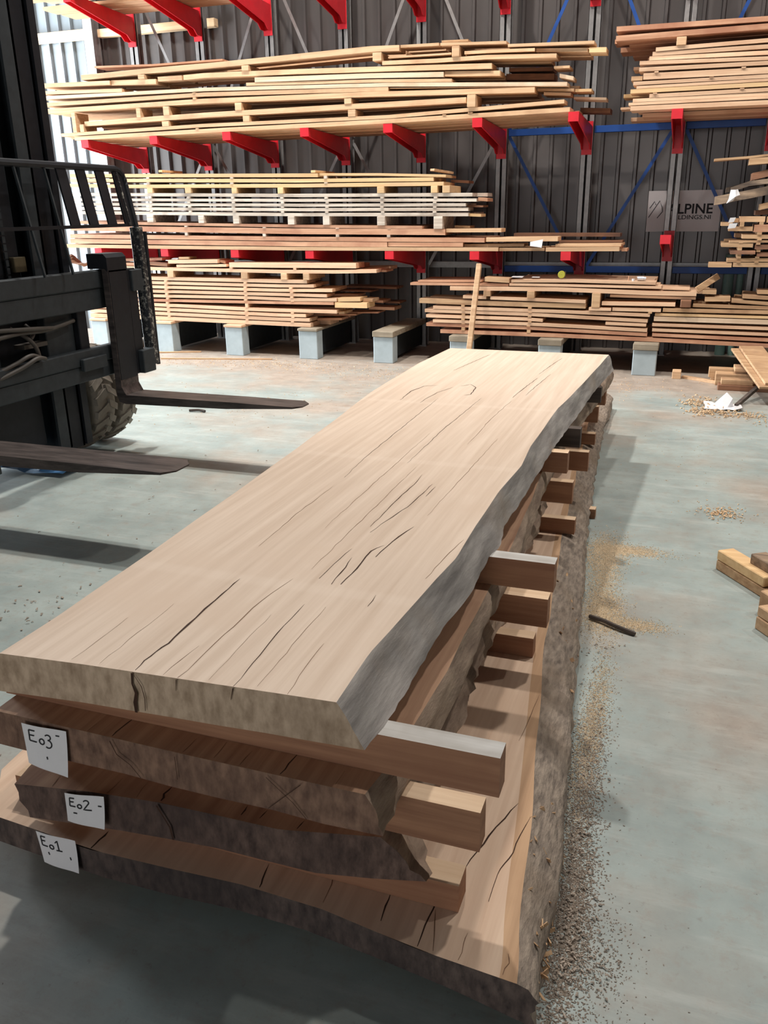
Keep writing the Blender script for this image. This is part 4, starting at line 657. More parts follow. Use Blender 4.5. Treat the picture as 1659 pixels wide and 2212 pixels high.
SPACERS=[
('p', -6.95, -6.892, 8.944, 9.19, 2.5251, 2.606, 'pale spacer block, first from left, over the second layer, high left stack', 'B'),
('p', -5.827, -5.737, 8.944, 9.19, 2.5382, 2.5924, 'pale spacer block, second from left, over the second layer, high left stack', 'B'),
('p', -4.797, -4.718, 8.944, 9.19, 2.5411, 2.6001, 'pale spacer block, third from left, over the second layer, high left stack', 'B'),
('p', -3.563, -3.48, 8.944, 9.19, 2.5354, 2.601, 'pale spacer block, rightmost, over the second layer, high left stack', 'B'),
('p', -7.049, -6.996, 8.944, 9.19, 2.5239, 2.7335, 'pale spacer block, first from left, over the third layer, high left stack', 'B'),
('p', -6.153, -6.097, 8.944, 9.19, 2.646, 2.739, 'pale spacer block, second from left, over the third layer, high left stack', 'B'),
('p', -5.796, -5.718, 8.944, 9.19, 2.651, 2.7396, 'pale spacer block, third from left, over the third layer, high left stack', 'B'),
('p', -4.885, -4.805, 8.944, 9.19, 2.657, 2.7322, 'pale spacer block, fourth from left, over the third layer, high left stack', 'B'),
('p', -3.601, -3.523, 8.944, 9.19, 2.6579, 2.7089, 'pale spacer block, rightmost, over the third layer, high left stack', 'B'),
('p', -2.28, -2.196, 8.914, 9.19, 2.5614, 2.6718, 'pale spacer block, right end of the wide gaps, high left stack', 'B'),
('p', -6.076, -5.991, 8.934, 9.19, 3.032, 3.073, 'pale spacer block, first from left, under the top layer, high left stack', 'B'),
('p', -4.769, -4.686, 8.934, 9.19, 3.0335, 3.0852, 'pale spacer block, second from left, under the top layer, high left stack', 'B'),
('p', -3.275, -3.181, 8.934, 9.19, 3.0323, 3.1085, 'pale spacer block, third from left, under the top layer, high left stack', 'B'),
('p', -2.447, -2.372, 8.934, 9.19, 3.0176, 3.1118, 'pale spacer block, rightmost, under the top layer, high left stack', 'B'),
('p', -2.277, -2.23, 8.944, 9.19, 2.5069, 2.5185, 'pale spacer block, resting on the lowest plank, high left stack', 'B'),
('g', -6.158, -6.069, 8.944, 9.4, 1.5171, 1.5972, 'grey spacer block, first from left, above the reddish planks, middle shelf stack', 'D'),
('g', -5.461, -5.387, 8.944, 9.4, 1.5015, 1.5841, 'grey spacer block, second from left, above the reddish planks, middle shelf stack', 'D'),
('g', -5.007, -4.929, 8.944, 9.4, 1.4914, 1.5753, 'grey spacer block, third from left, above the reddish planks, middle shelf stack', 'D'),
('g', -4.318, -4.239, 8.944, 9.4, 1.476, 1.5621, 'grey spacer block, fourth from left, above the reddish planks, middle shelf stack', 'D'),
('g', -3.892, -3.814, 8.944, 9.4, 1.4686, 1.5571, 'grey spacer block, fifth from left, above the reddish planks, middle shelf stack', 'D'),
('g', -3.258, -3.169, 8.944, 9.4, 1.4586, 1.5499, 'grey spacer block, sixth from left, above the reddish planks, middle shelf stack', 'D'),
('g', -2.626, -2.53, 8.944, 9.4, 1.4181, 1.5427, 'grey spacer block, rightmost, above the reddish planks, middle shelf stack', 'D'),
('y', -6.117, -6.041, 8.944, 9.4, 1.8396, 1.8929, 'yellowish spacer block, first from left, under the yellow planks, middle shelf stack', 'D'),
('y', -5.605, -5.526, 8.944, 9.4, 1.8281, 1.8838, 'yellowish spacer block, second from left, under the yellow planks, middle shelf stack', 'D'),
('y', -4.998, -4.933, 8.944, 9.4, 1.8145, 1.8733, 'yellowish spacer block, third from left, under the yellow planks, middle shelf stack', 'D'),
('y', -4.425, -4.357, 8.944, 9.4, 1.8016, 1.8631, 'yellowish spacer block, fourth from left, under the yellow planks, middle shelf stack', 'D'),
('y', -3.253, -3.174, 8.944, 9.4, 1.7836, 1.8495, 'yellowish spacer block, fifth from left, under the yellow planks, middle shelf stack', 'D'),
('y', -2.658, -2.588, 8.944, 9.4, 1.7754, 1.8433, 'yellowish spacer block, sixth from left, under the yellow planks, middle shelf stack', 'D'),
('y', -2.534, -2.454, 8.944, 9.4, 1.7737, 1.8428, 'yellowish spacer block, rightmost, under the yellow planks, middle shelf stack', 'D'),
('p', -6.693, -6.611, 8.944, 9.4, 0.9005, 0.9731, 'pale spacer block, first from left, under the two top layers, floor stack on left', 'F'),
('p', -5.951, -5.867, 8.944, 9.4, 0.8906, 0.9642, 'pale spacer block, second from left, under the two top layers, floor stack on left', 'F'),
('p', -4.955, -4.87, 8.944, 9.4, 0.8837, 0.9538, 'pale spacer block, third from left, under the two top layers, floor stack on left', 'F'),
('p', -4.442, -4.366, 8.944, 9.4, 0.8804, 0.9499, 'pale spacer block, fourth from left, under the two top layers, floor stack on left', 'F'),
('p', -4.163, -4.088, 8.944, 9.4, 0.8799, 0.9513, 'pale spacer block, rightmost, under the two top layers, floor stack on left', 'F'),
('t', -2.07, -1.995, 8.934, 9.4, 0.7398, 0.7961, 'tan spacer block, first from left, under the thick top planks, floor stack on right', 'G'),
('t', -1.607, -1.53, 8.934, 9.4, 0.7305, 0.7991, 'tan spacer block, second from left, under the thick top planks, floor stack on right', 'G'),
('t', -0.945, -0.862, 8.934, 9.4, 0.6475, 0.7899, 'tan spacer block, rightmost, under the thick top planks, floor stack on right', 'G'),
('p', -0.352, -0.269, 8.934, 9.19, 2.9766, 3.0436, 'pale spacer block, under the reddish planks, high right stack', 'C'),
]
THIN=[
('B', -5.377, 2.4919, 2.5008, 'thin sticker over first layer, first from left, high left stack'),
('B', -5.377, 2.7945, 2.8112, 'thin sticker over fourth layer, high left stack'),
('B', -5.377, 2.8563, 2.8605, 'thin sticker over fifth layer, high left stack'),
('B', -2.523, 2.5032, 2.5103, 'thin sticker over first layer, second from left, high left stack'),
('C', -0.499, 2.5935, 2.5989, 'thin sticker over fourth layer, first from left, high right stack'),
('C', -0.499, 2.7682, 2.7782, 'thin sticker over eighth layer, first from left, high right stack'),
('C', 0.242, 2.5926, 2.5973, 'thin sticker over fourth layer, second from left, high right stack'),
('C', 0.242, 2.7601, 2.7691, 'thin sticker over eighth layer, second from left, high right stack'),
('C', -0.019, 2.7008, 2.7035, 'thin sticker over seventh layer, high right stack'),
('D', -6.091, 1.634, 1.6481, 'thin sticker over sixth layer, first from left, middle shelf stack'),
('D', -6.091, 1.6829, 1.6978, 'thin sticker over seventh layer, first from left, middle shelf stack'),
('D', -6.091, 1.7301, 1.7482, 'thin sticker over eighth layer, first from left, middle shelf stack'),
('D', -6.091, 1.7801, 1.803, 'thin sticker over ninth layer, first from left, middle shelf stack'),
('D', -6.091, 1.9321, 1.9574, 'thin sticker over eleventh layer, first from left, middle shelf stack'),
('D', -6.091, 1.9956, 2.0097, 'thin sticker over twelfth layer, first from left, middle shelf stack'),
('D', -5.565, 1.6239, 1.6386, 'thin sticker over sixth layer, second from left, middle shelf stack'),
('D', -5.565, 1.6733, 1.6879, 'thin sticker over seventh layer, second from left, middle shelf stack'),
('D', -5.565, 1.7201, 1.7383, 'thin sticker over eighth layer, second from left, middle shelf stack'),
('D', -5.565, 1.7701, 1.7912, 'thin sticker over ninth layer, second from left, middle shelf stack'),
('D', -4.99, 1.6129, 1.6284, 'thin sticker over sixth layer, third from left, middle shelf stack'),
('D', -4.99, 1.6628, 1.677, 'thin sticker over seventh layer, third from left, middle shelf stack'),
('D', -4.99, 1.7091, 1.7275, 'thin sticker over eighth layer, third from left, middle shelf stack'),
('D', -4.99, 1.7593, 1.7783, 'thin sticker over ninth layer, third from left, middle shelf stack'),
('D', -4.99, 1.9126, 1.93, 'thin sticker over eleventh layer, second from left, middle shelf stack'),
('D', -4.99, 1.9681, 1.9836, 'thin sticker over twelfth layer, second from left, middle shelf stack'),
('D', -4.38, 1.6012, 1.6175, 'thin sticker over sixth layer, fourth from left, middle shelf stack'),
('D', -4.38, 1.6517, 1.6655, 'thin sticker over seventh layer, fourth from left, middle shelf stack'),
('D', -4.38, 1.6975, 1.7159, 'thin sticker over eighth layer, fourth from left, middle shelf stack'),
('D', -4.38, 1.7477, 1.7647, 'thin sticker over ninth layer, fourth from left, middle shelf stack'),
('D', -3.843, 1.5938, 1.6101, 'thin sticker over sixth layer, fifth from left, middle shelf stack'),
('D', -3.843, 1.6442, 1.6575, 'thin sticker over seventh layer, fifth from left, middle shelf stack'),
('D', -3.843, 1.6893, 1.7072, 'thin sticker over eighth layer, fifth from left, middle shelf stack'),
('D', -3.843, 1.7389, 1.7556, 'thin sticker over ninth layer, fifth from left, middle shelf stack'),
('D', -3.843, 1.8947, 1.9054, 'thin sticker over eleventh layer, third from left, middle shelf stack'),
('D', -3.843, 1.943, 1.9709, 'thin sticker over twelfth layer, third from left, middle shelf stack'),
('D', -3.198, 1.5867, 1.6023, 'thin sticker over sixth layer, sixth from left, middle shelf stack'),
('D', -3.198, 1.6367, 1.6491, 'thin sticker over seventh layer, sixth from left, middle shelf stack'),
('D', -3.198, 1.6808, 1.6975, 'thin sticker over eighth layer, sixth from left, middle shelf stack'),
('D', -3.198, 1.7293, 1.7463, 'thin sticker over ninth layer, sixth from left, middle shelf stack'),
('D', -2.612, 1.5802, 1.5952, 'thin sticker over sixth layer, seventh from left, middle shelf stack'),
('D', -2.612, 1.6299, 1.6413, 'thin sticker over seventh layer, seventh from left, middle shelf stack'),
('D', -2.612, 1.6731, 1.6887, 'thin sticker over eighth layer, seventh from left, middle shelf stack'),
('D', -2.612, 1.7205, 1.7379, 'thin sticker over ninth layer, seventh from left, middle shelf stack'),
('D', -5.639, 1.3657, 1.3997, 'thin sticker over third layer, first from left, middle shelf stack'),
('D', -5.639, 1.4611, 1.4738, 'thin sticker over fourth layer, first from left, middle shelf stack'),
('D', -4.621, 1.3521, 1.3814, 'thin sticker over third layer, second from left, middle shelf stack'),
('D', -4.621, 1.4425, 1.4514, 'thin sticker over fourth layer, second from left, middle shelf stack'),
('D', -3.728, 1.3422, 1.3689, 'thin sticker over third layer, third from left, middle shelf stack'),
('D', -3.728, 1.4298, 1.4347, 'thin sticker over fourth layer, third from left, middle shelf stack'),
('D', -3.13, 1.3369, 1.3624, 'thin sticker over third layer, fourth from left, middle shelf stack'),
('D', -3.13, 1.4234, 1.425, 'thin sticker over fourth layer, fourth from left, middle shelf stack'),
('E', 0.553, 1.0967, 1.1031, 'thin sticker over first layer, second from left, offcut stack at right edge'),
('E', 0.553, 1.1381, 1.1512, 'thin sticker over second layer, second from left, offcut stack at right edge'),
('E', 0.553, 1.1935, 1.2167, 'thin sticker over third layer, second from left, offcut stack at right edge'),
('E', 0.553, 1.2588, 1.2765, 'thin sticker over fourth layer, second from left, offcut stack at right edge'),
('E', 0.553, 1.2979, 1.3104, 'thin sticker over fifth layer, offcut stack at right edge'),
('E', 0.553, 1.3487, 1.3708, 'thin sticker over sixth layer, offcut stack at right edge'),
('E', 0.553, 1.4372, 1.4595, 'thin sticker over seventh layer, second from left, offcut stack at right edge'),
('E', 0.392, 1.0969, 1.099, 'thin sticker over first layer, first from left, offcut stack at right edge'),
('E', 0.392, 1.135, 1.1725, 'thin sticker over second layer, first from left, offcut stack at right edge'),
('E', 0.392, 1.2067, 1.2348, 'thin sticker over third layer, first from left, offcut stack at right edge'),
('E', 0.392, 1.2715, 1.2759, 'thin sticker over fourth layer, first from left, offcut stack at right edge'),
('E', 0.392, 1.4209, 1.4612, 'thin sticker over seventh layer, first from left, offcut stack at right edge'),
('F', -6.803, 0.4323, 0.4453, 'thin sticker over first layer, first from left, floor stack on left'),
('F', -6.803, 0.4833, 0.5012, 'thin sticker over second layer, first from left, floor stack on left'),
('F', -6.803, 0.5395, 0.5497, 'thin sticker over third layer, first from left, floor stack on left'),
('F', -6.803, 0.5874, 0.5945, 'thin sticker over fourth layer, first from left, floor stack on left'),
('F', -6.803, 0.6259, 0.6506, 'thin sticker over fifth layer, first from left, floor stack on left'),
('F', -6.803, 0.686, 0.7056, 'thin sticker over sixth layer, first from left, floor stack on left'),
('F', -6.803, 0.7401, 0.7587, 'thin sticker over seventh layer, first from left, floor stack on left'),
('F', -6.803, 0.7931, 0.8088, 'thin sticker over eighth layer, first from left, floor stack on left'),
('F', -6.803, 0.8433, 0.8621, 'thin sticker over ninth layer, first from left, floor stack on left'),
('F', -5.989, 0.4248, 0.4368, 'thin sticker over first layer, second from left, floor stack on left'),
('F', -5.989, 0.475, 0.4892, 'thin sticker over second layer, second from left, floor stack on left'),
('F', -5.989, 0.5275, 0.5399, 'thin sticker over third layer, second from left, floor stack on left'),
('F', -5.989, 0.5777, 0.5986, 'thin sticker over fourth layer, second from left, floor stack on left'),
('F', -5.989, 0.63, 0.6493, 'thin sticker over fifth layer, second from left, floor stack on left'),
('F', -5.989, 0.6847, 0.7036, 'thin sticker over sixth layer, second from left, floor stack on left'),
('F', -5.989, 0.7382, 0.755, 'thin sticker over seventh layer, second from left, floor stack on left'),
('F', -5.989, 0.7896, 0.8043, 'thin sticker over eighth layer, second from left, floor stack on left'),
('F', -5.989, 0.8388, 0.8516, 'thin sticker over ninth layer, second from left, floor stack on left'),
('F', -4.913, 0.41, 0.4203, 'thin sticker over first layer, third from left, floor stack on left'),
('F', -4.913, 0.4585, 0.4694, 'thin sticker over second layer, third from left, floor stack on left'),
('F', -4.913, 0.5076, 0.52, 'thin sticker over third layer, third from left, floor stack on left'),
('F', -4.913, 0.5579, 0.6027, 'thin sticker over fourth layer, third from left, floor stack on left'),
('F', -4.913, 0.6341, 0.6516, 'thin sticker over fifth layer, third from left, floor stack on left'),
('F', -4.913, 0.687, 0.6981, 'thin sticker over sixth layer, third from left, floor stack on left'),
('F', -4.913, 0.7327, 0.7461, 'thin sticker over seventh layer, third from left, floor stack on left'),
('F', -4.913, 0.7807, 0.7953, 'thin sticker over eighth layer, third from left, floor stack on left'),
('F', -4.913, 0.8299, 0.8442, 'thin sticker over ninth layer, third from left, floor stack on left'),
('F', -4.32, 0.4031, 0.4147, 'thin sticker over first layer, fourth from left, floor stack on left'),
('F', -4.32, 0.4523, 0.4628, 'thin sticker over second layer, fourth from left, floor stack on left'),
('F', -4.32, 0.5005, 0.5152, 'thin sticker over third layer, fourth from left, floor stack on left'),
('F', -4.32, 0.6377, 0.6417, 'thin sticker over fifth layer, fourth from left, floor stack on left'),
('F', -4.32, 0.6777, 0.6944, 'thin sticker over sixth layer, fourth from left, floor stack on left'),
('F', -4.32, 0.7292, 0.7446, 'thin sticker over seventh layer, fourth from left, floor stack on left'),
('F', -4.32, 0.7794, 0.7932, 'thin sticker over eighth layer, fourth from left, floor stack on left'),
('F', -5.073, 0.9942, 1.0104, 'thin sticker over eleventh layer, first from left, floor stack on left'),
('F', -4.262, 0.989, 1.0113, 'thin sticker over eleventh layer, second from left, floor stack on left'),
('G', -1.574, 0.3722, 0.4023, 'thin sticker over first layer, second from left, floor stack on right'),
('G', -1.574, 0.4387, 0.4456, 'thin sticker over second layer, second from left, floor stack on right'),
('G', -1.574, 0.4794, 0.4919, 'thin sticker over third layer, second from left, floor stack on right'),
('G', -1.574, 0.5285, 0.5437, 'thin sticker over fourth layer, second from left, floor stack on right'),
('G', -1.574, 0.5796, 0.5839, 'thin sticker over fifth layer, second from left, floor stack on right'),
('G', -1.574, 0.6178, 0.6375, 'thin sticker over sixth layer, second from left, floor stack on right'),
('G', -0.371, 0.6012, 0.6175, 'thin sticker over sixth layer, third from left, floor stack on right'),
('G', -2.293, 0.3747, 0.4059, 'thin sticker over first layer, first from left, floor stack on right'),
('G', -2.293, 0.4412, 0.4483, 'thin sticker over second layer, first from left, floor stack on right'),
('G', -2.293, 0.4814, 0.4992, 'thin sticker over third layer, first from left, floor stack on right'),
('G', -2.293, 0.5327, 0.5519, 'thin sticker over fourth layer, first from left, floor stack on right'),
('G', -2.293, 0.5873, 0.5911, 'thin sticker over fifth layer, first from left, floor stack on right'),
('G', -2.293, 0.6252, 0.6436, 'thin sticker over sixth layer, first from left, floor stack on right')]

GR={'A':'planks on the topmost shelf','B':'planks of the high left stack','C':'planks of the high right stack','D':'planks of the middle shelf stack','E':'planks of the offcut stack','F':'planks of the left floor stack','G':'planks of the right floor stack'}
for st,layer,c,xz,T,y0,y1,lab in PLANKS:
    pts=[]
    for (xa,za),(xb,zb) in zip(xz,xz[1:]):
        n=max(1,int((xb-xa)/.6))
        pts+=[(xa+(xb-xa)*k/n,za+(zb-za)*k/n) for k in range(n)]
    pts.append(xz[-1]); n=len(pts); vs=[]
    rough=c in 'kb'
    for i,(x,z) in enumerate(pts):
        j=random.uniform(-.004,.004) if not rough else random.uniform(-.03 if y0<9.1 else -.004,.0)
        vs+=[(x,y0+j,z-T),(x,y1,z-T),(x,y1,z),(x,y0+(j if not rough else j*.3),z)]
    fs=[(0,3,2,1),(4*n-4,4*n-3,4*n-2,4*n-1)]
    for i in range(n-1):
        for k in range(4): fs.append((4*i+k,4*i+(k+1)%4,4*i+4+(k+1)%4,4*i+4+k))
    cx=(pts[0][0]+pts[-1][0])/2
    o=MB().add(vs,fs).build('timber_plank',c,None,(cx,(y0+y1)/2,pts[n//2][1]-T))
    tag(o,lab,'plank',GR[st])
SG={'B':'spacer blocks of the high left stack','C':'spacer blocks of the high right stack','D':'spacer blocks of the middle shelf stack','F':'spacer blocks of the left floor stack','G':'spacer blocks of the right floor stack'}
for c,x0,x1,y0,y1,z0,z1,lab,st in SPACERS:
    o=MB().box(x0,x1,y0,y1,z0,z1,.003).build('spacer_block',c,None,((x0+x1)/2,(y0+y1)/2,z0)); tag(o,lab,'spacer',SG[st])
NMS={'B':'high left stack','C':'high right stack','D':'middle shelf stack','F':'floor stack on left','G':'floor stack on right','E':'rough offcut stack at right edge'}
for st,x,z0,z1,lab in THIN:
    jx=random.uniform(-.006,.006)
    o=MB().box(x-.018+jx,x+.018+jx,8.938+random.uniform(0,.012),9.36,z0,z1).build('thin_sticker','q' if st in 'CF' else 'p' if st=='B' else ('g' if st=='D' else 't'),None,(x,9.1,z0))
    tag(o,lab,'sticker','thin stickers of the '+NMS[st])
# ---------------------------------------------------------------- the four thick slabs
def ipl(pl,y):
    if y<=pl[0][0]: return pl[0][1]
    for (a,b),(c,d) in zip(pl,pl[1:]):
        if y<=c: return b+(d-b)*(y-a)/(c-a)
    return pl[-1][1]
def slab(label,zb,zt,LT,LB,RT,RB,front,back,mats,rough,sap=0.0,seed=1,bulge=.0,botdip=0.0,frough=.004):
    rnd=random.Random(seed); NT_=40; NR=7; NB=8; NL=4; ST=96
    xl0,xr0=LT[0][1],RT[0][1]
    root=thing('timber_slab',((xl0+xr0)/2,1.4,zb),label,'slab','thick slabs of the stickered stack in front')
    ring=[('T',k/NT_) for k in range(NT_+1)]+[('R',k/NR) for k in range(1,NR)]+[('B',1-k/NB) for k in range(NB+1)]+[('L',k/NL) for k in range(1,NL)]
    n=len(ring); vs=[]
    col=[rnd.uniform(-1,1) for _ in range(n)]
    for s in range(ST+1):
        q=s/ST; q=q*q*.35+q*.65
        for j,(k,u) in enumerate(ring):
            uu={'T':u,'R':1,'B':u,'L':0}[k]
            xf=xl0+(xr0-xl0)*uu
            yf=ipl(front,xf); yb=ipl(back,xf); y=yf+(yb-yf)*q
            lt,lb,rt,rb=ipl(LT,y),ipl(LB,y),ipl(RT,y),ipl(RB,y)
            if k=='T': x,z=lt+(rt-lt)*u,zt
            elif k=='B': x,z=lb+(rb-lb)*u,zb
            elif k=='R':
                x=rt+(rb-rt)*u+bulge*math.sin(math.pi*u); z=zt+(zb-zt)*u
                x+=rnd.uniform(-1,1)*rough*.55+rough*1.3*math.sin(y*7.3+u*5+seed)*math.sin(y*3.1+seed); z+=rnd.uniform(-1,1)*rough*.3
            else: x=lb+(lt-lb)*u+rnd.uniform(-1,1)*rough; z=zb+(zt-zb)*u
            if k=='T' and u in (0,1): x+=rough*.35*math.sin(y*11+seed*2)
            if k=='B' and u==1: x+=rnd.uniform(-1,1)*rough; z-=botdip*(.4+.6*rnd.random())
            if s==0 and k!='T': y+=col[j]*frough
            vs.append((x,y,z))
    mb=MB(); b=len(mb.v); mb.v+=vs
    for s in range(ST):
        for j in range(n):
            k0,u0=ring[j]; k1,u1=ring[(j+1)%n]
            mi=0 if (k0=='T' and k1=='T') else (1 if (k0=='B' and k1=='B') else 2)
            if mi==0 and sap>0:
                if 1-(u0+u1)/2<sap: mi=4
            mb.f.append((s*n+j,s*n+(j+1)%n,(s+1)*n+(j+1)%n,(s+1)*n+j)); mb.mi.append(mi)
    # ends: a row of quads between the top and the bottom, so cut faces carry their own grain
    for s in (0,ST):
        o=s*n; t0=0; bt=lambda u:NT_+NR+round((1-u)*NB)
        for k in range(NB):
            ua,ub=k/NB,(k+1)/NB; ta,tb=round(ua*NT_),round(ub*NT_)
            f=[o+i for i in range(ta,tb+1)]
            if k==NB-1: f+=[o+NT_+i for i in range(1,NR)]
            f+=[o+bt(ub),o+bt(ua)]
            if k==0: f+=[o+NT_+NR+NB+i for i in range(1,NL)]
            mb.f.append(tuple(f)); mb.mi.append(3)
    ob=mb.build('slab_body',mats,root); me=ob.data
    me.polygons.foreach_set('use_smooth',[p.material_index==2 for p in me.polygons])
    em={}
    for p in me.polygons:
        for ek in p.edge_keys: em.setdefault(ek,set()).add(p.material_index)
    for e in me.edges:
        if len(em.get(e.key,()))>1: e.use_edge_sharp=True
    return root
E4=slab('topmost pale oak slab with grey live edge and long drying cracks, no paper tag',.60,.70,
 [(1.26,-1.375),(1.46,-1.374),(1.69,-1.385),(1.97,-1.4),(2.31,-1.42),(2.76,-1.448),(3.35,-1.492),(4.16,-1.565),(5.1,-1.582),(5.75,-1.547)],
 [(1.26,-1.40),(2,-1.43),(3.3,-1.52),(4.2,-1.6),(5.1,-1.615),(5.75,-1.58)],
 [(1.316,-.583),(1.44,-.586),(1.52,-.587),(1.63,-.578),(1.80,-.568),(1.93,-.56),(2.1,-.543),(2.37,-.553),(2.7,-.554),(3.03,-.54),(3.32,-.554),(3.7,-.554),(4.05,-.552),(4.35,-.53),(5.03,-.496),(5.69,-.468)],
 [(1.332,-.522),(1.43,-.514),(1.63,-.514),(1.89,-.515),(2.12,-.497),(2.36,-.509),(2.46,-.495),(2.65,-.518),(2.91,-.514),(3.38,-.512),(3.71,-.512),(4.14,-.496),(4.57,-.483),(4.98,-.474),(5.42,-.45),(5.77,-.42)],
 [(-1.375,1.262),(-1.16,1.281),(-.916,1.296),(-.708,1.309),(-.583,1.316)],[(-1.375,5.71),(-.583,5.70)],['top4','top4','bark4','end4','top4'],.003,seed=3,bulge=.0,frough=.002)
E3=slab('second slab from the top, brown, its paper tag reading Eo3',.41,.505,
 [(1.3,-1.468),(2,-1.49),(3.5,-1.53),(5,-1.56),(6.4,-1.56)],[(1.3,-1.49),(2,-1.52),(3.5,-1.55),(5,-1.6),(6.4,-1.6)],
 [(1.3,-.519),(1.40,-.508),(1.57,-.501),(1.82,-.488),(2.02,-.499),(2.21,-.497),(2.45,-.498),(2.9,-.51),(3.9,-.56),(4.5,-.56),(5.2,-.52),(6,-.5),(6.4,-.5)],
 [(1.306,-.486),(1.36,-.485),(1.46,-.486),(1.8,-.475),(2.19,-.490),(2.43,-.487),(2.91,-.492),(3.5,-.53),(3.94,-.544),(4.6,-.55),(5.3,-.51),(6,-.485),(6.4,-.48)],
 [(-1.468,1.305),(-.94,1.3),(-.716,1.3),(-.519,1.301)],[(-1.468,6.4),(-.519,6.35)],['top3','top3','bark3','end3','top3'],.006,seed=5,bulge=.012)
E2=slab('third slab from the top, dark ended, its paper tag reading Eo2',.21,.305,
 [(1.29,-1.446),(1.38,-1.466),(2.5,-1.5),(4,-1.53),(6.1,-1.53)],[(1.29,-1.418),(1.6,-1.44),(2.5,-1.48),(4,-1.5),(6.1,-1.5)],
 [(1.38,-.53),(1.6,-.545),(2.2,-.55),(3,-.565),(3.8,-.6),(4.7,-.68),(5.5,-.72),(6.1,-.72)],
 [(1.437,-.416),(1.50,-.455),(1.576,-.493),(1.8,-.489),(2.0,-.502),(2.19,-.509),(2.35,-.535),(2.5,-.52),(2.68,-.518),(2.8,-.524),(3.0,-.514),(3.11,-.528),(3.38,-.56),(3.5,-.555),(3.69,-.558),(3.87,-.572),(4.0,-.57),(4.72,-.638),(5.72,-.685),(6.1,-.69)],
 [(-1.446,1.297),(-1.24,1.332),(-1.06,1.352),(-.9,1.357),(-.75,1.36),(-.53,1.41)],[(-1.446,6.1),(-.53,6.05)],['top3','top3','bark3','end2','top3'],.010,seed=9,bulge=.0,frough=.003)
E1=slab('lowest and widest slab with barky right edge, its paper tag reading Eo1',.055,.135,
 [(1.34,-1.575),(1.5,-1.71),(1.6,-1.722),(2.5,-1.75),(4,-1.76),(7.2,-1.75)],[(1.34,-1.59),(1.5,-1.73),(1.6,-1.75),(2.5,-1.8),(4,-1.8),(7.2,-1.8)],
 [(1.28,-.193),(1.34,-.198),(1.43,-.213),(1.59,-.231),(1.74,-.247),(1.92,-.269),(2.17,-.301),(2.38,-.329),(2.74,-.373),(2.96,-.39),(3.46,-.435),(3.87,-.47),(4.26,-.493),(4.58,-.511),(5.04,-.548),(5.45,-.566),(6.17,-.612),(6.8,-.614),(7.2,-.58)],
 [(1.30,-.152),(1.51,-.155),(1.78,-.167),(2.09,-.195),(2.36,-.218),(3.12,-.287),(3.88,-.354),(4.33,-.391),(4.68,-.414),(5.1,-.446),(5.73,-.477),(6.39,-.517),(6.85,-.515),(7.3,-.54)],
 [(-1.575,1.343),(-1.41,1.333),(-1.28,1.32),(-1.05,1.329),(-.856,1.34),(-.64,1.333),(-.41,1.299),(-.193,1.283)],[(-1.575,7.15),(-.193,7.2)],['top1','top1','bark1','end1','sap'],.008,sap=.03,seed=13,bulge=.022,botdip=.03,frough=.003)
def cracks(root,z,lst,mat='crack'):
    for i,(pl,wd) in enumerate(lst):
        pts=[(a,b,z) for a,b in pl]; n=len(pts)
        jp=[]
        for k in range(n-1):
            a,b=Vector(pts[k]),Vector(pts[k+1]); m=max(2,int((b-a).length/.035))
            jp+=[a+(b-a)*t/m+Vector((random.uniform(-1,1)*.0022,0,0)) for t in range(m)]
        jp.append(Vector(pts[-1])); n=len(jp)
        ws=[max(.0006,wd*(.35+.65*math.sin(math.pi*min(1,(k+.4)/(n))))*random.uniform(.55,1.1)) if k<n-1 else .0005 for k in range(n)]
        ribbon(MB(),jp,[q*.8 for q in ws],(0,0,1)).build('drying_crack',mat if wd>.0031 else 'crack2',root)
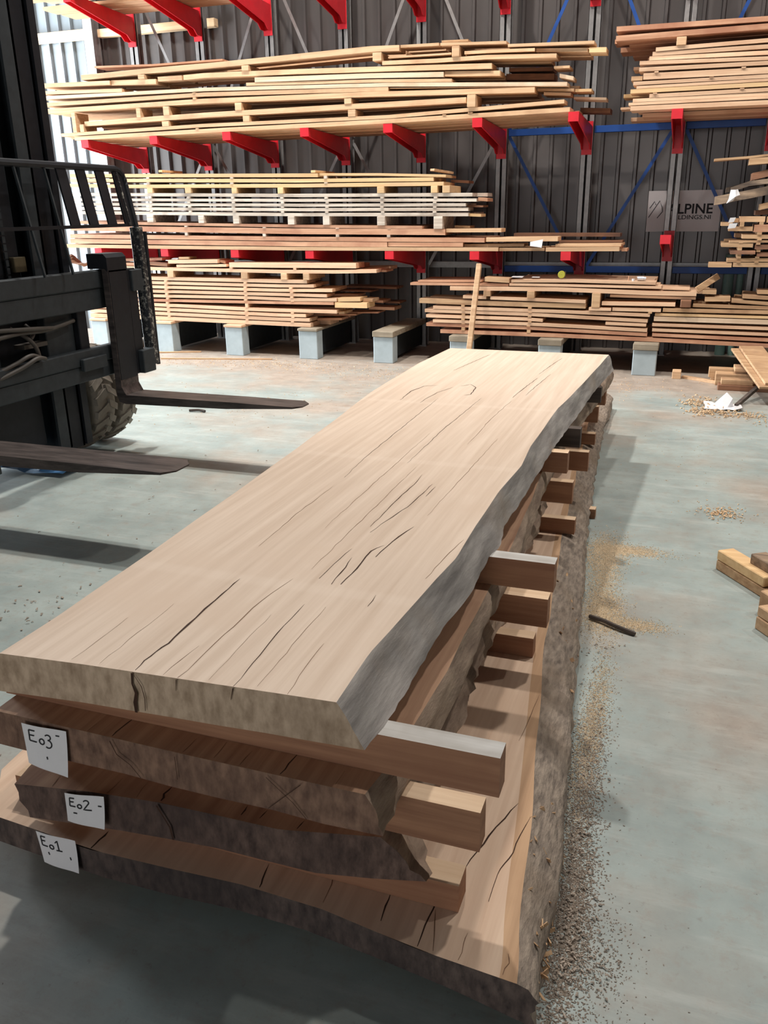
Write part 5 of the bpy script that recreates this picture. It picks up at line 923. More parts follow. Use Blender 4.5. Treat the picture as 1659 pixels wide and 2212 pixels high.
cracks(E4,.7006,[([(-1.04,1.296),(-1.044,1.336),(-1.042,1.377),(-1.039,1.42),(-1.041,1.478),(-1.047,1.549),(-1.052,1.649),(-1.054,1.721),(-1.055,1.785)],.0075),
([(-.935,1.297),(-.932,1.362),(-.938,1.453),(-.935,1.538),(-.942,1.639),(-.932,1.734),(-.92,1.828)],.003),([(-.805,1.304),(-.811,1.368),(-.815,1.436),(-.823,1.539),(-.827,1.698)],.0032),
([(-.81,1.827),(-.817,1.941),(-.824,2.01)],.0045),([(-.787,1.834),(-.784,1.942),(-.791,2.071),(-.767,2.123)],.006),([(-.842,2.208),(-.829,2.321),(-.807,2.46),(-.796,2.721)],.004),
([(-.853,1.85),(-.856,1.952),(-.848,2.071)],.0035),([(-.762,2.034),(-.755,2.157),(-.731,2.294)],.006),([(-.859,2.254),(-.862,2.415),(-.861,2.577),(-.858,2.73),(-.865,2.815)],.004),
([(-.781,2.581),(-.778,2.693)],.004),([(-.585,1.936),(-.576,2.086),(-.558,2.234)],.0025),([(-1.348,4.007),(-1.365,4.231),(-1.336,4.381),(-1.26,4.429)],.006),([(-1.142,4.435),(-1.101,4.5),(-1.053,4.421),(-1.036,4.237),(-1.065,4.205)],.007),
([(-1.231,3.973),(-1.231,4.11),(-1.217,4.235),(-1.173,4.4)],.005),([(-.811,4.217),(-.797,4.505),(-.778,4.785)],.005),([(-.755,4.292),(-.746,4.572),(-.725,4.918)],.004),
([(-.971,1.297),(-.971,1.364),(-.965,1.431)],.0018),([(-.688,1.312),(-.698,1.422),(-.701,1.529)],.0018),([(-1.113,2.006),(-1.128,2.29),(-1.126,2.592)],.0022),
([(-1.128,2.7),(-1.146,2.95),(-1.158,3.407),(-1.175,4.1)],.0032),([(-.963,2.942),(-.974,3.505),(-.961,4.163)],.0032),([(-1.303,4.886),(-1.22,5.526)],.005),([(-.808,3.269),(-.815,3.732),(-.801,4.15)],.003),([(-.672,1.735),(-.676,1.802)],.004),([(-.79,4.9),(-.769,5.2),(-.741,5.5)],.004),
([(-1.2,1.29),(-1.2,1.42),(-1.205,1.5)],.0014),([(-1.13,1.295),(-1.135,1.44),(-1.14,1.6)],.0014),([(-.87,1.31),(-.873,1.4),(-.88,1.62)],.0014),([(-.76,1.32),(-.765,1.5),(-.77,1.7)],.0016),([(-.9,1.9),(-.905,2.3),(-.915,2.9)],.0022),([(-.72,2.4),(-.715,2.8),(-.71,3.4)],.002),([(-.99,2.2),(-1.0,2.7),(-1.01,3.4)],.002)])
cracks(E1,.1356,[([(-.41,1.305),(-.41,1.364),(-.409,1.414),(-.399,1.479)],.005),([(-.371,1.561),(-.356,1.62),(-.341,1.683),(-.317,1.759),(-.294,1.829)],.006),([(-.295,1.475),(-.292,1.563),(-.284,1.602),(-.273,1.646),(-.265,1.71),(-.254,1.787)],.004),
([(-.317,1.3),(-.317,1.343),(-.317,1.375)],.003),([(-.223,1.295),(-.218,1.327),(-.223,1.35)],.003),([(-1.266,1.325),(-1.265,1.355),(-1.264,1.391)],.008),([(-.808,1.345),(-.815,1.37),(-.822,1.42)],.006),([(-.508,1.344),(-.511,1.388),(-.514,1.432)],.005),
([(-.375,1.305),(-.396,1.381),(-.402,1.414)],.003),([(-.347,2.103),(-.339,2.206),(-.331,2.373)],.003),([(-.648,1.351),(-.654,1.408),(-.661,1.452)],.003)])
cracks(E2,.3056,[([(-1.064,1.358),(-1.071,1.382),(-1.069,1.412)],.008),([(-1.351,1.32),(-1.359,1.36)],.003),([(-1.204,1.34),(-1.204,1.4)],.003),([(-1.13,1.35),(-1.135,1.41)],.003),([(-.861,1.375),(-.861,1.409)],.006),([(-.814,1.378),(-.809,1.41)],.004),([(-.719,1.374),(-.712,1.406)],.004)])
cracks(E3,.5056,[([(-1.135,1.306),(-1.136,1.341),(-1.131,1.385)],.004),([(-.712,1.304),(-.709,1.342),(-.705,1.392)],.004),([(-1.201,1.306),(-1.199,1.353)],.003),([(-.949,1.305),(-.948,1.36)],.003),([(-.876,1.309),(-.876,1.369)],.003),([(-.807,1.306),(-.806,1.358)],.003),([(-.588,1.31),(-.587,1.358)],.002)])
def vcrack(root,pl,wd): ribbon(MB(),pl,wd,(0,-1,0)).build('end_crack','crack',root)
vcrack(E4,[(-1.04,1.284,.699),(-1.043,1.284,.672),(-1.036,1.284,.65),(-1.042,1.284,.625),(-1.042,1.284,.601)],[.006,.004,.007,.009,.007])
vcrack(E4,[(-1.035,1.284,.695),(-1.02,1.284,.67),(-1.016,1.285,.64),(-1.018,1.284,.61)],[.001,.002,.002,.0015])
vcrack(E4,[(-.935,1.2905,.699),(-.938,1.2905,.672)],[.0025,.001]); vcrack(E4,[(-.805,1.2985,.699),(-.812,1.2985,.67)],[.0025,.001])
vcrack(E3,[(-1.132,1.292,.503),(-1.118,1.292,.47),(-1.085,1.292,.45),(-1.06,1.292,.42)],[.003,.003,.002,.002]); vcrack(E3,[(-.963,1.292,.50),(-.962,1.292,.44)],[.0015,.0015])
vcrack(E3,[(-.74,1.292,.5),(-.68,1.292,.45),(-.65,1.292,.415)],.0015); vcrack(E3,[(-.66,1.292,.5),(-.74,1.292,.42)],.0015)
vcrack(E2,[(-1.068,1.343,.303),(-1.05,1.341,.275),(-1.035,1.34,.25),(-1.03,1.34,.215)],[.006,.004,.005,.004])
# paper tags pinned to the slab ends
def paper(root,q,y,strokes,label):                # q: four corners (x,z), clockwise from the upper left
    a,b,c,d=[Vector((p[0],0,p[1])) for p in q]
    def P(u,v,lift=0):
        top=a+(b-a)*u; bot=d+(c-d)*u; p=bot+(top-bot)*v
        curl=.006*(1-v)**2*(.4+u)+.002*math.sin(u*5)
        return Vector((p.x,y-.003-curl-lift,p.z))
    n=7; mb=MB(); vs=[P(i/n,j/n) for j in range(n+1) for i in range(n+1)]
    mb.add(vs,[(j*(n+1)+i,j*(n+1)+i+1,(j+1)*(n+1)+i+1,(j+1)*(n+1)+i) for j in range(n) for i in range(n)])
    s=mb.build('paper_label','paper',root); s['label']=label
    m=MB()
    for st in strokes:
        pts=[]
        for (u0,v0),(u1,v1) in zip(st,st[1:]): pts+=[P(u0+(u1-u0)*k/4,v0+(v1-v0)*k/4,.0012) for k in range(4)]
        pts.append(P(*st[-1],.0012)); ribbon(m,pts,.0034,(0,-1,0))
    m.build('handwriting','ink',s)
def circ(u,v,r,rv,a0=0,a1=360,n=9): return [(u+r*math.cos(math.radians(a0+(a1-a0)*k/n)),v+rv*math.sin(math.radians(a0+(a1-a0)*k/n))) for k in range(n+1)]
Est=lambda u,v,w,h:[[(u,v),(u+.01,v+h)],[(u+.01,v+h),(u+w*.9,v+h)],[(u,v+h*.52),(u+w*.75,v+h*.55)],[(u,v),(u+w,v)]]
paper(E3,[(-1.381,.498),(-1.254,.5),(-1.263,.376),(-1.378,.388)],1.295,Est(.15,.62,.17,.26)+[circ(.44,.66,.055,.065)]+[circ(.58,.78,.06,.06,150,-90)+circ(.575,.63,.08,.09,90,-130)]+[[(.52,.33),(.53,.27)],[(.76,.86),(.84,.86)]],'white paper tag handwritten Eo3')
paper(E2,[(-1.309,.301),(-1.194,.317),(-1.199,.226),(-1.311,.219)],1.316,Est(.12,.58,.15,.28)+[circ(.38,.61,.055,.065)]+[circ(.55,.76,.065,.07,160,-30)+[(.48,.52),(.68,.52)]]+[[(.2,.36),(.3,.36)],[(.84,.68),(.93,.68)]],'white paper tag handwritten Eo2')
paper(E1,[(-1.423,.156),(-1.304,.156),(-1.301,.062),(-1.411,.063)],1.316,Est(.1,.6,.15,.29)+[circ(.36,.62,.055,.065)]+[[(.47,.78),(.53,.86),(.54,.55)],[(.47,.55),(.62,.55)]]+[[(.23,.42),(.25,.34)],[(.8,.42),(.82,.34)]],'white paper tag handwritten Eo1')
# stickers (battens) between the slabs
def batten(x0,x1,y0,y1,z0,z1,mat,lab,dx=0.0):
    m=MB().box(x0,x1,y0,y1,z0+.0005,z1-.0005)
    if mat!='darkstick': m.mi[1]=1; o=m.build('slab_sticker',['stick','greyboard' if mat=='greyboard' else 'sticktop'],None,((x0+x1)/2,(y0+y1)/2,z0))
    else: o=m.build('slab_sticker',mat,None,((x0+x1)/2,(y0+y1)/2,z0))
    tag(o,lab,'sticker','battens between the thick slabs')
batten(-1.5,-.261,1.376,1.431,.505,.60,'greyboard','long grey batten under the topmost slab, nearest the camera')
batten(-1.5,-.306,2.367,2.423,.505,.60,'greyboard','grey batten under the topmost slab, second from the camera')
batten(-1.55,-.439,3.611,3.668,.505,.60,'stick','brown batten under the topmost slab, third from the camera')
batten(-1.6,-.439,4.057,4.113,.505,.60,'darkstick','dark batten under the topmost slab, fourth from the camera')
batten(-1.6,-.447,5.1,5.146,.505,.60,'darkstick','dark batten under the topmost slab, at its far end')
batten(-1.522,-.31,1.434,1.488,.305,.41,'stick','pale batten between the Eo3 and Eo2 slabs, nearest the camera')
batten(-1.53,-.34,2.511,2.57,.305,.41,'stick','pale topped batten between the Eo3 and Eo2 slabs, second from the camera')
batten(-1.55,-.429,3.786,3.836,.305,.41,'stick','brown batten between the Eo3 and Eo2 slabs, third from the camera')
batten(-1.6,-.42,4.327,4.378,.305,.41,'stick','brown batten between the Eo3 and Eo2 slabs, fourth from the camera')
batten(-1.6,-.485,5.423,5.477,.305,.41,'stick','brown batten between the Eo3 and Eo2 slabs, fifth from the camera')
batten(-1.6,-.49,5.95,6.03,.305,.41,'stick','pale batten between the Eo3 and Eo2 slabs, farthest from the camera')
batten(-1.575,-.351,1.422,1.489,.135,.21,'stick','reddish batten lying on the lowest slab, nearest the camera')
batten(-1.6,-.394,2.6,2.655,.135,.21,'stick','reddish batten lying on the lowest slab, second from the camera')
batten(-1.6,-.413,3.83,3.881,.135,.21,'stick','reddish batten lying on the lowest slab, third from the camera')
batten(-1.6,-.5,5.5,5.56,.135,.21,'stick','batten lying on the lowest slab near its far end')
for i,(y,xr,nm) in enumerate(((1.7,-.26,'under the near end of the lowest slab'),(3.2,-.4,'under the lowest slab, second from the camera'),(4.45,-.374,'poking out under the barky edge of the lowest slab'),(6.5,-.6,'under the far end of the lowest slab'))):
    batten(-1.7,xr,y,y+.055,0,.055,'stick','floor bearer batten '+nm)
# the upright batten behind the slab stack
p,q=Vector((-2.12,8.46,0)),Vector((-2.115,8.90,1.07))
o=MB().beam(p+Vector((0,0,.01)),q,.052,.045,(0,1,0),.004).build('leaning_batten','p',None,tuple(p)); tag(o,'pale square batten standing upright against the right floor stack','batten')

# ---------------------------------------------------------------- forklift
FL=thing('forklift',(-4.3,4.07,0),'dark forklift on the left, forks pointing at the slab stack','forklift')
XF=-3.6
def fork(y0,y1,lab=None):
    mb=MB(); xt=-2.27; z=.45
    prof=[(XF-.045,1.30),(XF,1.30),(XF,z+.055),(XF+.03,z),(-2.75,z-.002),(xt-.05,z-.006),(xt-.05,z-.018),(-2.8,z-.048),(XF+.02,z-.062),(XF-.03,z-.05),(XF-.045,z)]
    mb.prism([(a,b) for a,b in prof],'Y',y0,y1)
    tip=[(xt-.051,y0,z-.006),(xt-.051,y1,z-.006),(xt-.051,y1,z-.018),(xt-.051,y0,z-.018)]
    ym=(y0+y1)/2; ww=(y1-y0)*.24
    tip2=[(xt,ym-ww,z-.009),(xt,ym+ww,z-.009),(xt,ym+ww,z-.016),(xt,ym-ww,z-.016)]
    mb.add(tip+tip2,[(0,1,5,4),(1,2,6,5),(2,3,7,6),(3,0,4,7),(4,5,6,7)])
    f=mb.build('fork','fork',FL)
    h=MB(); h.prism([(XF-.15,1.28),(XF-.02,1.28),(XF+.004,1.26),(XF+.004,1.35),(XF-.02,1.375),(XF-.15,1.375)],'Y',y0-.004,y1+.004); h.build('fork_hook','iron',f)
    k=MB(); k.box(XF-.0035,XF+.004,y0+.006,y1-.006,.55,1.27); k.build('fork_shank_face','iron',f)
fork(4.73,4.93); fork(3.26,3.50)
mb=MB(); mb.box(-3.72,-3.66,2.95,5.0,1.16,1.275,.008); mb.box(-3.73,-3.67,2.95,5.0,1.03,1.16,.006); mb.build('upper_carriage_bar','iron2',FL)
mb=MB(); mb.box(-3.72,-3.66,2.95,4.96,.69,.79,.008); mb.box(-3.73,-3.67,2.95,4.96,.585,.69,.006); mb.build('lower_carriage_bar','iron2',FL)
MB().box(-3.66,-3.63,4.42,4.66,.66,.74,.005).build('carriage_stop','iron2',FL)
MB().box(-3.78,-3.70,4.50,4.59,.6,1.25,.005).build('carriage_plate','iron',FL)
MB().box(-3.78,-3.70,3.52,3.62,.6,1.25,.005).build('carriage_plate','iron',FL)
MB().box(-3.80,-3.74,4.24,4.50,.75,1.1,.005).build('carriage_plate','iron2',FL)
MB().box(-3.82,-3.76,3.64,3.86,.7,1.1,.005).build('carriage_plate','iron2',FL)
MB().box(-3.78,-3.6,4.93,5.03,.56,1.27,.005).build('side_shift_plate','iron',FL)
MB().box(-3.70,-3.56,4.96,5.1,.56,.72,.005).build('side_shift_plate','iron2',FL)
MB().box(-3.70,-3.58,4.96,5.08,1.12,1.26,.005).build('side_shift_plate','iron2',FL)
# mast: outer and inner channels, chains, cylinders
def channel(x0,x1,ya,yb,z0,z1,open_dir,name,mat):
    mb=MB(); t=.018; mb.box(x0,x1,ya,ya+t,z0,z1) if open_dir>0 else mb.box(x0,x1,yb-t,yb,z0,z1)
    mb.box(x0,x0+t,ya,yb,z0,z1); mb.box(x1-t,x1,ya,yb,z0,z1); mb.build(name,mat,FL)
channel(-4.02,-3.86,4.47,4.60,.11,3.9,-1,'outer_mast_rail','iron'); channel(-4.02,-3.86,3.54,3.67,.11,3.9,1,'outer_mast_rail','iron')
channel(-3.99,-3.84,4.34,4.45,.14,4.4,-1,'inner_mast_rail','iron2'); channel(-3.99,-3.84,3.69,3.80,.14,4.4,1,'inner_mast_rail','iron2')
MB().box(-4.1,-3.84,4.60,4.66,.12,3.9).build('mast_side_plate','iron',FL)
for z in (.14,.85,1.9,3.0,3.8): MB().box(-4.05,-4.0,3.6,4.55,z,z+.12,.005).build('mast_cross_member','iron',FL)
for y in (3.86,4.28): MB().tube([(-3.95,y,.2),(-3.95,y,3.7)],.04,12).build('lift_cylinder','iron2',FL)
MB().box(-3.93,-3.90,3.86,4.28,.2,3.9).build('mast_back_plate','iron',FL)
for y in (3.98,4.16):
    mb=MB()
    for k in range(60): mb.box(-3.885,-3.875,y-.012,y+.012,1.15+k*.045,1.15+k*.045+.036)
    mb.build('lift_chain','iron2',FL)
MB().lathe([(.02,-.025),(.085,-.025),(.07,-.008),(.07,.008),(.085,.025),(.02,.025)],(-3.9,4.09,2.0),'Y',24).build('chain_pulley','iron2',FL)
# load guard
gx=lambda z:-3.6-.11*(z-1.3)/.6
pts=[]
def gp(y,z): return (gx(z),y,z)
frame=[gp(3.0,1.25),gp(3.0,1.80)]+[gp(3.07-.07*math.cos(math.radians(a)),1.83+.07*math.sin(math.radians(a))) for a in (0,30,60,90)]+[gp(4.4,1.9)]+[gp(5.08+.07*math.sin(math.radians(a)),1.83+.07*math.cos(math.radians(a))) for a in (0,30,60,90)]+[gp(5.15,1.8),gp(5.15,1.52)]
g=MB().tube(frame,.022,8).build('load_guard','iron',FL)
MB().beam(gp(5.15,1.53),(-3.6,5.12,.6),.075,.05,(0,1,0),.004).build('guard_post','worn',g)
MB().beam((-3.61,5.20,1.5),(-3.585,5.165,.59),.02,.02,(0,1,0)).build('guard_post_edge','iron',g)
MB().beam(gp(3.1,1.25),(-3.6,3.1,.6),.075,.05,(0,1,0),.004).build('guard_post','worn',g)
MB().beam(gp(3.1,1.545),gp(5.12,1.545),.02,.02).build('guard_cross_bar','iron',g)
for y in (4.535,4.715,4.905,5.085): MB().beam(gp(y,1.9),gp(y,1.54),.012,.088,(0,1,0)).build('guard_slat','iron',g)
for y in (3.66,4.14,4.39): MB().beam(gp(y,1.9),gp(y,1.27),.014,.012,(0,1,0)).build('guard_wire','iron2',g)
MB().beam((gx(1.9)+.024,5.06,1.88),(gx(1.54)+.024,5.07,1.54),.008,.012,(0,1,0)).build('guard_weld_strip','worn',g)
# hoses
def spl(p,n=10):
    P=[Vector(q) for q in p]; out=[]
    for i in range(len(P)-1):
        a=P[max(i-1,0)];b=P[i];c=P[i+1];d=P[min(i+2,len(P)-1)]
        for k in range(n):
            t=k/n; out.append(.5*((2*b)+(c-a)*t+(2*a-5*b+4*c-d)*t*t+(3*b-a-3*c+d)*t**3))
    out.append(P[-1]); return out
for p in ([(-3.7,4.46,.98),(-3.69,4.2,.955),(-3.68,3.9,.965),(-3.7,3.5,.93)],[(-3.7,4.3,.955),(-3.66,4.0,.985),(-3.7,3.7,1.0),(-3.72,3.4,.96)],[(-3.66,4.07,.81),(-3.64,3.97,.835),(-3.66,3.85,.80),(-3.7,3.6,.74)],[(-3.64,4.09,.80),(-3.62,4.0,.815),(-3.64,3.88,.775),(-3.7,3.6,.70)],[(-3.76,3.97,.99),(-3.7,4.03,.93),(-3.68,4.07,.87),(-3.67,4.08,.8)],[(-3.78,4.12,.99),(-3.72,4.11,.95),(-3.70,4.06,.92)]):
    MB().tube(spl(p),.013,8).build('hydraulic_hose','hose',FL,smooth=True)
MB().box(-3.8,-3.72,4.02,4.22,.86,.885).build('hose_bracket','hose',FL)
MB().box(-3.9,-3.86,4.2,4.3,1.29,1.38,.004).build('yellow_bracket','yellow',FL)
# wheels: dual tyres each side
def wheel(y0,y1):
    c=(-4.16,(y0+y1)/2,.365); h=(y1-y0)/2; R=.345
    t=MB().lathe([(.20,-h*.8),(R-.05,-h),(R-.01,-h*.86),(R,-h*.6),(R,h*.6),(R-.01,h*.86),(R-.05,h),(.20,h*.8)],c,'Y',40).build('tyre','rubber',FL,smooth=True)
    m=MB(); N=22
    for k in range(N):
        for s in (-1,1):
            a=2*math.pi*(k+(.25 if s>0 else 0))/N
            vs=[]
            for rr in (R-.01,R+.02):
                for yy,da in ((0.004*s,0),(h*.95*s,.16),(h*.95*s,.30),(.004*s,.14)):
                    r2=rr-(.016 if abs(yy)>h*.5 else 0)
                    vs.append((c[0]+r2*math.cos(a-da),c[1]+yy,c[2]+r2*math.sin(a-da)))
            m.add(vs,[(0,1,2,3),(4,5,6,7),(0,1,5,4),(1,2,6,5),(2,3,7,6),(3,0,4,7)])
    m.build('tread_lugs','rubber',t)
    MB().lathe([(.02,-h*.5),(.195,-h*.75),(.205,0),(.195,h*.75),(.02,h*.5)],c,'Y',28).build('rim','iron2',t)
for y0,y1 in ((4.72,4.95),(5.0,5.2),(3.19,3.42),(2.94,3.14)): wheel(y0,y1)
MB().tube([(-4.16,2.95,.365),(-4.16,5.15,.365)],.07,14).build('front_axle','iron',FL)
# body behind the mast
mb=MB(); mb.box(-6.2,-4.55,3.3,4.85,.3,1.15,.06); mb.box(-6.6,-6.1,3.25,4.9,.35,1.35,.1); mb.build('chassis','iron2',FL)
MB().box(-5.5,-4.55,3.5,4.65,1.15,1.45,.05).build('bonnet','iron',FL)
MB().box(-4.62,-4.5,3.35,4.8,.5,1.5,.02).build('dash_panel','iron',FL)
for y in (3.35,4.75): 
    MB().beam((-4.6,y,1.45),(-4.9,y,2.3),.06,.06).build('overhead_guard_post','iron',FL); MB().beam((-6.1,y,1.3),(-5.9,y,2.3),.06,.06).build('overhead_guard_post','iron',FL)
mb=MB(); mb.box(-5.95,-4.85,3.3,3.37,2.28,2.34); mb.box(-5.95,-4.85,4.73,4.8,2.28,2.34)
for k in range(6): mb.box(-5.95+k*.21,-5.90+k*.21,3.3,4.8,2.28,2.32)
mb.build('overhead_guard','iron',FL)
for y in (3.45,4.55): MB().lathe([(.08,-.09),(.26,-.1),(.28,-.06),(.28,.06),(.26,.1),(.08,.09)],(-6.1,y,.28),'Y',26).build('rear_wheel','rubber',FL)
# ---------------------------------------------------------------- small things
def sheet_of_paper(name,pts,lab,th=.0008,mat='paper'):
    mb=MB(); n=int(len(pts)**.5); vs=[Vector(p) for p in pts]; m=len(vs)
    fs=[(j*n+i,j*n+i+1,(j+1)*n+i+1,(j+1)*n+i) for j in range(n-1) for i in range(n-1)]
    mb.add(vs,fs); o=mb.build(name,mat,None,tuple(vs[0])); md=o.modifiers.new('thick','SOLIDIFY'); md.thickness=th
    return tag(o,lab,'paper')
def crumple(cx,cy,z,sx,sy,h,n,seed,zmax=None):
    r=random.Random(seed); return [(cx+sx*(i/(n-1)-.5)+r.uniform(-.2,.2)*sx/n,cy+sy*(j/(n-1)-.5)+r.uniform(-.2,.2)*sy/n,z+abs(r.gauss(0,1))*h*.35) for j in range(n) for i in range(n)]
pts=crumple(.35,7.50,.006,.30,.22,.04,6,4); pts[3*6+2]=(.37,7.53,.13); pts[3*6+3]=(.42,7.5,.085); pts[4*6+2]=(.36,7.55,.07)
sheet_of_paper('crumpled_paper',pts,'crumpled white paper on the floor among wood shavings at right')
sheet_of_paper('paper_note',[(-1.6,8.946,1.247),(-1.48,8.940,1.232),(-1.60,8.951,1.287),(-1.47,8.946,1.312)],'white paper slip hanging on the middle shelf planks, right of the leaning batten')
zt=.913+.004
sheet_of_paper('paper_note',[(-1.79,8.98,.935),(-1.67,8.97,.935),(-1.80,9.16,.937),(-1.68,9.16,.938)],'white paper lying on the right floor stack, left of two')
sheet_of_paper('paper_note',[(-1.58,9.02,.932),(-1.50,9.02,.932),(-1.59,9.12,.934),(-1.51,9.12,.934)],'smaller white paper lying on the right floor stack, right of two')
sheet_of_paper('paper_note',[(-5.90,8.98,1.098),(-5.81,8.97,1.096),(-5.90,9.03,1.112),(-5.81,9.02,1.114)],'white paper scrap on top of the left floor stack, left of a tan offcut')
o=MB().box(-5.79,-5.65,8.97,9.15,1.099,1.122,.003).build('offcut','t',None,(-5.73,9.1,1.096)); tag(o,'short tan offcut lying on top of the left floor stack','offcut')
sheet_of_paper('paper_wrap',[(.262,8.93,1.402),(.33,8.93,1.41),(.275,8.925,1.45),(.345,8.925,1.452)],'white paper wrapped on a plank end in the offcut stack, lower of two')
sheet_of_paper('paper_wrap',[(.262,8.93,1.456),(.31,8.93,1.462),(.275,8.925,1.50),(.325,8.925,1.503)],'white paper wrapped on a plank end in the offcut stack, upper of two')
sheet_of_paper('paper_tag',[(.225,8.90,1.625),(.28,8.90,1.65),(.29,8.885,1.68),(.24,8.90,1.665),(.30,8.885,1.69),(.335,8.89,1.70),(.25,8.90,1.745),(.29,8.89,1.745),(.31,8.90,1.75)],'curled white paper tag on the bark-edged plank of the offcut stack')
# tape measure
t=thing('tape_measure',(-1.265,8.99,.927),'yellow round tape measure standing on the right floor stack','tape measure')
MB().lathe([(.002,-.015),(.034,-.015),(.037,-.01),(.037,.01),(.034,.015),(.002,.015)],(-1.27,8.99,.966),'Y',24).build('case','tape',t)
MB().box(-1.235,-1.229,8.985,9.0,.928,.998).build('blade','yellow',t)
t=thing('tin_can',(-.49,9.02,.9),'small bright tin lying on the right floor stack beside a white tub','tin')
MB().lathe([(.001,-.03),(.022,-.03),(.022,.03),(.001,.03)],(-.49,9.03,.933),'X',16).build('tin_body','tin',t); MB().lathe([(.001,.031),(.019,.031),(.019,.05),(.001,.05)],(-.49,9.03,.931),'X',16).build('lid','tin',t)
o=MB().lathe([(.001,0),(.013,0),(.015,.022),(.001,.022)],(-.558,9.0,.909),'Z',14).build('tub','paper',None,(-.558,9.0,.909)); tag(o,'tiny white tub on the right floor stack beside the tin','tub')
o=MB().tube([(-.607,9.0,.909),(-.603,9.0,.958)],.005,6).build('crayon','r',None,(-.607,9,.909)); tag(o,'orange marking crayon standing on the right floor stack','crayon')
# post end and slanting board on the right floor stack
o=MB().box(-.088,.012,8.90,9.2,.672,.742,.006).build('square_post','b',None,(-.04,9.2,.67)); tag(o,'square post lying end-on in the right floor stack, dark sawn end','post')
o=MB().beam((.05,8.98,.835),(.235,9.05,.965),.06,.035,(0,1,0),.003).build('slanted_board','t',None,(.05,8.98,.83)); tag(o,'short pale board slanting up off the right floor stack','board')
for x,z1,r,lab in ((.375,1.1,.055,'pale green pipe standing behind the right floor stack, wider of two'),(.495,.98,.035,'pale green pipe standing behind the right floor stack, narrower of two')):
    o=MB().lathe([(r*.85,0),(r,0),(r,z1),(r*.85,z1)],(x,10.36,0),'Z',20).build('pipe','pipe',None,(x,10.36,0)); tag(o,lab,'pipe')
# small sticks on the middle shelf stack
for (x0,x1,y0,y1,z0,z1,lab) in ((-4.02,-3.965,8.96,9.5,2.004,2.03,'cut stick on the top of the middle shelf stack, near its middle'),(-5.95,-5.90,8.97,9.4,2.06,2.085,'cut stick on the top of the middle shelf stack, at its left')):
    o=MB().box(x0,x1,y0,y1,z0,z1,.003).build('cut_stick','y',None,(x0,y0,z0)); tag(o,lab,'stick')
o=MB().beam((-2.66,9.0,2.0),(-2.52,9.25,1.973),.06,.022).build('cut_stick','t',None,(-2.6,9.1,1.9)); tag(o,'slanting cut stick on the right end of the middle shelf stack','stick')
# waney bark strip on the left floor stack
mb=MB(); nx,ny=14,5; vs=[]
for j in range(ny):
    for i in range(nx):
        x=-7.64+i*.049; y=8.97+j*.05; vs.append((x,y,1.04+.065*math.sin(i*.55+.4)*math.sin(math.pi*(i+1)/(nx+1))**.5*(1 if i<9 else .8)+.02*math.sin(j*1.3+i)+.05*math.sin(math.pi*i/(nx-1))))
mb.add(vs,[(j*nx+i,j*nx+i+1,(j+1)*nx+i+1,(j+1)*nx+i) for j in range(ny-1) for i in range(nx-1)])
o=mb.build('bark_strip','b',None,(-7.2,9.1,1.0)); o.modifiers.new('t','SOLIDIFY').thickness=.012; tag(o,'crumpled brown bark strip on top of the left floor stack behind the forklift','bark')
# floor pile at the right under the offcuts
def pile(x0,x1,y0,y1,z0,z1,c,lab,name='loose_plank'):
    o=MB().box(x0,x1,y0,y1,z0,z1,.004).build(name,c,None,((x0+x1)/2,(y0+y1)/2,z0)); tag(o,lab,'plank','loose planks in the floor pile at right')
pile(.32,1.5,8.26,8.40,0.0,.05,'b','dark loose plank, lowest at the front of the floor pile at right')
pile(.345,.62,8.28,8.40,.051,.10,'t','short plank on the dark one, front of the floor pile at right')
pile(.30,1.5,8.50,8.66,.0,.11,'t','thick loose plank, middle of the floor pile at right')
pile(.24,1.5,8.68,8.78,.04,.13,'t','long loose plank, back of the floor pile at right')
pile(.26,1.5,8.67,8.80,.0,.039,'t','thin loose plank under the long one, back of the floor pile at right')
pile(.46,1.5,8.52,8.76,.131,.165,'p','flat pale plank on top of the floor pile at right')
pile(.80,1.5,8.55,8.75,.166,.20,'t','upper plank under the leaning boards of the floor pile at right')
def leanb(p0,p1,wd,th,c,lab):
    p0,p1=Vector(p0),Vector(p1); o=MB().beam(p0,p1,wd,th,(0,0,1),.003).build('leaning_board',c,None,tuple((p0+p1)/2)); tag(o,lab,'plank','leaning boards on the floor pile at right')
leanb((.535,8.92,.285),(.735,7.68,.155),.225,.022,'t','wide tan board leaning off the floor pile toward the camera, lower of two')
leanb((.60,8.90,.312),(.775,7.72,.182),.215,.024,'t','wide tan board leaning off the floor pile toward the camera, upper of two')
o=MB().beam((.455,7.54,.016),(.70,8.2,.11),.03,.03).build('prop_stick','darkstick',None,(.45,7.54,0)); tag(o,'dark stick propping the leaning board, one end on the floor','stick')
o=MB().beam((.01,8.79,.013),(.36,8.55,.013),.05,.026,(0,0,1),.002).build('floor_batten','p',None,(.1,8.7,0)); tag(o,'thin pale batten lying on the floor before the right rack bay','batten')
o=MB().box(-.095,-.012,8.72,8.86,0,.075,.004).build('wood_offcut','p',None,(-.05,8.8,0)); tag(o,'small cube of wood on the floor left of the floor pile','offcut')
for (p,q,wd,lab) in (((-6.11,8.8,.008),(-5.6,8.98,.008),.03,'thin lath on the floor before the second block bearer'),((-5.8,8.42,.007),(-4.5,8.72,.007),.025,'long thin lath on the floor before the left floor stack')):
    o=MB().beam(p,q,wd,.014).build('floor_lath','p',None,tuple(p)); tag(o,lab,'lath')
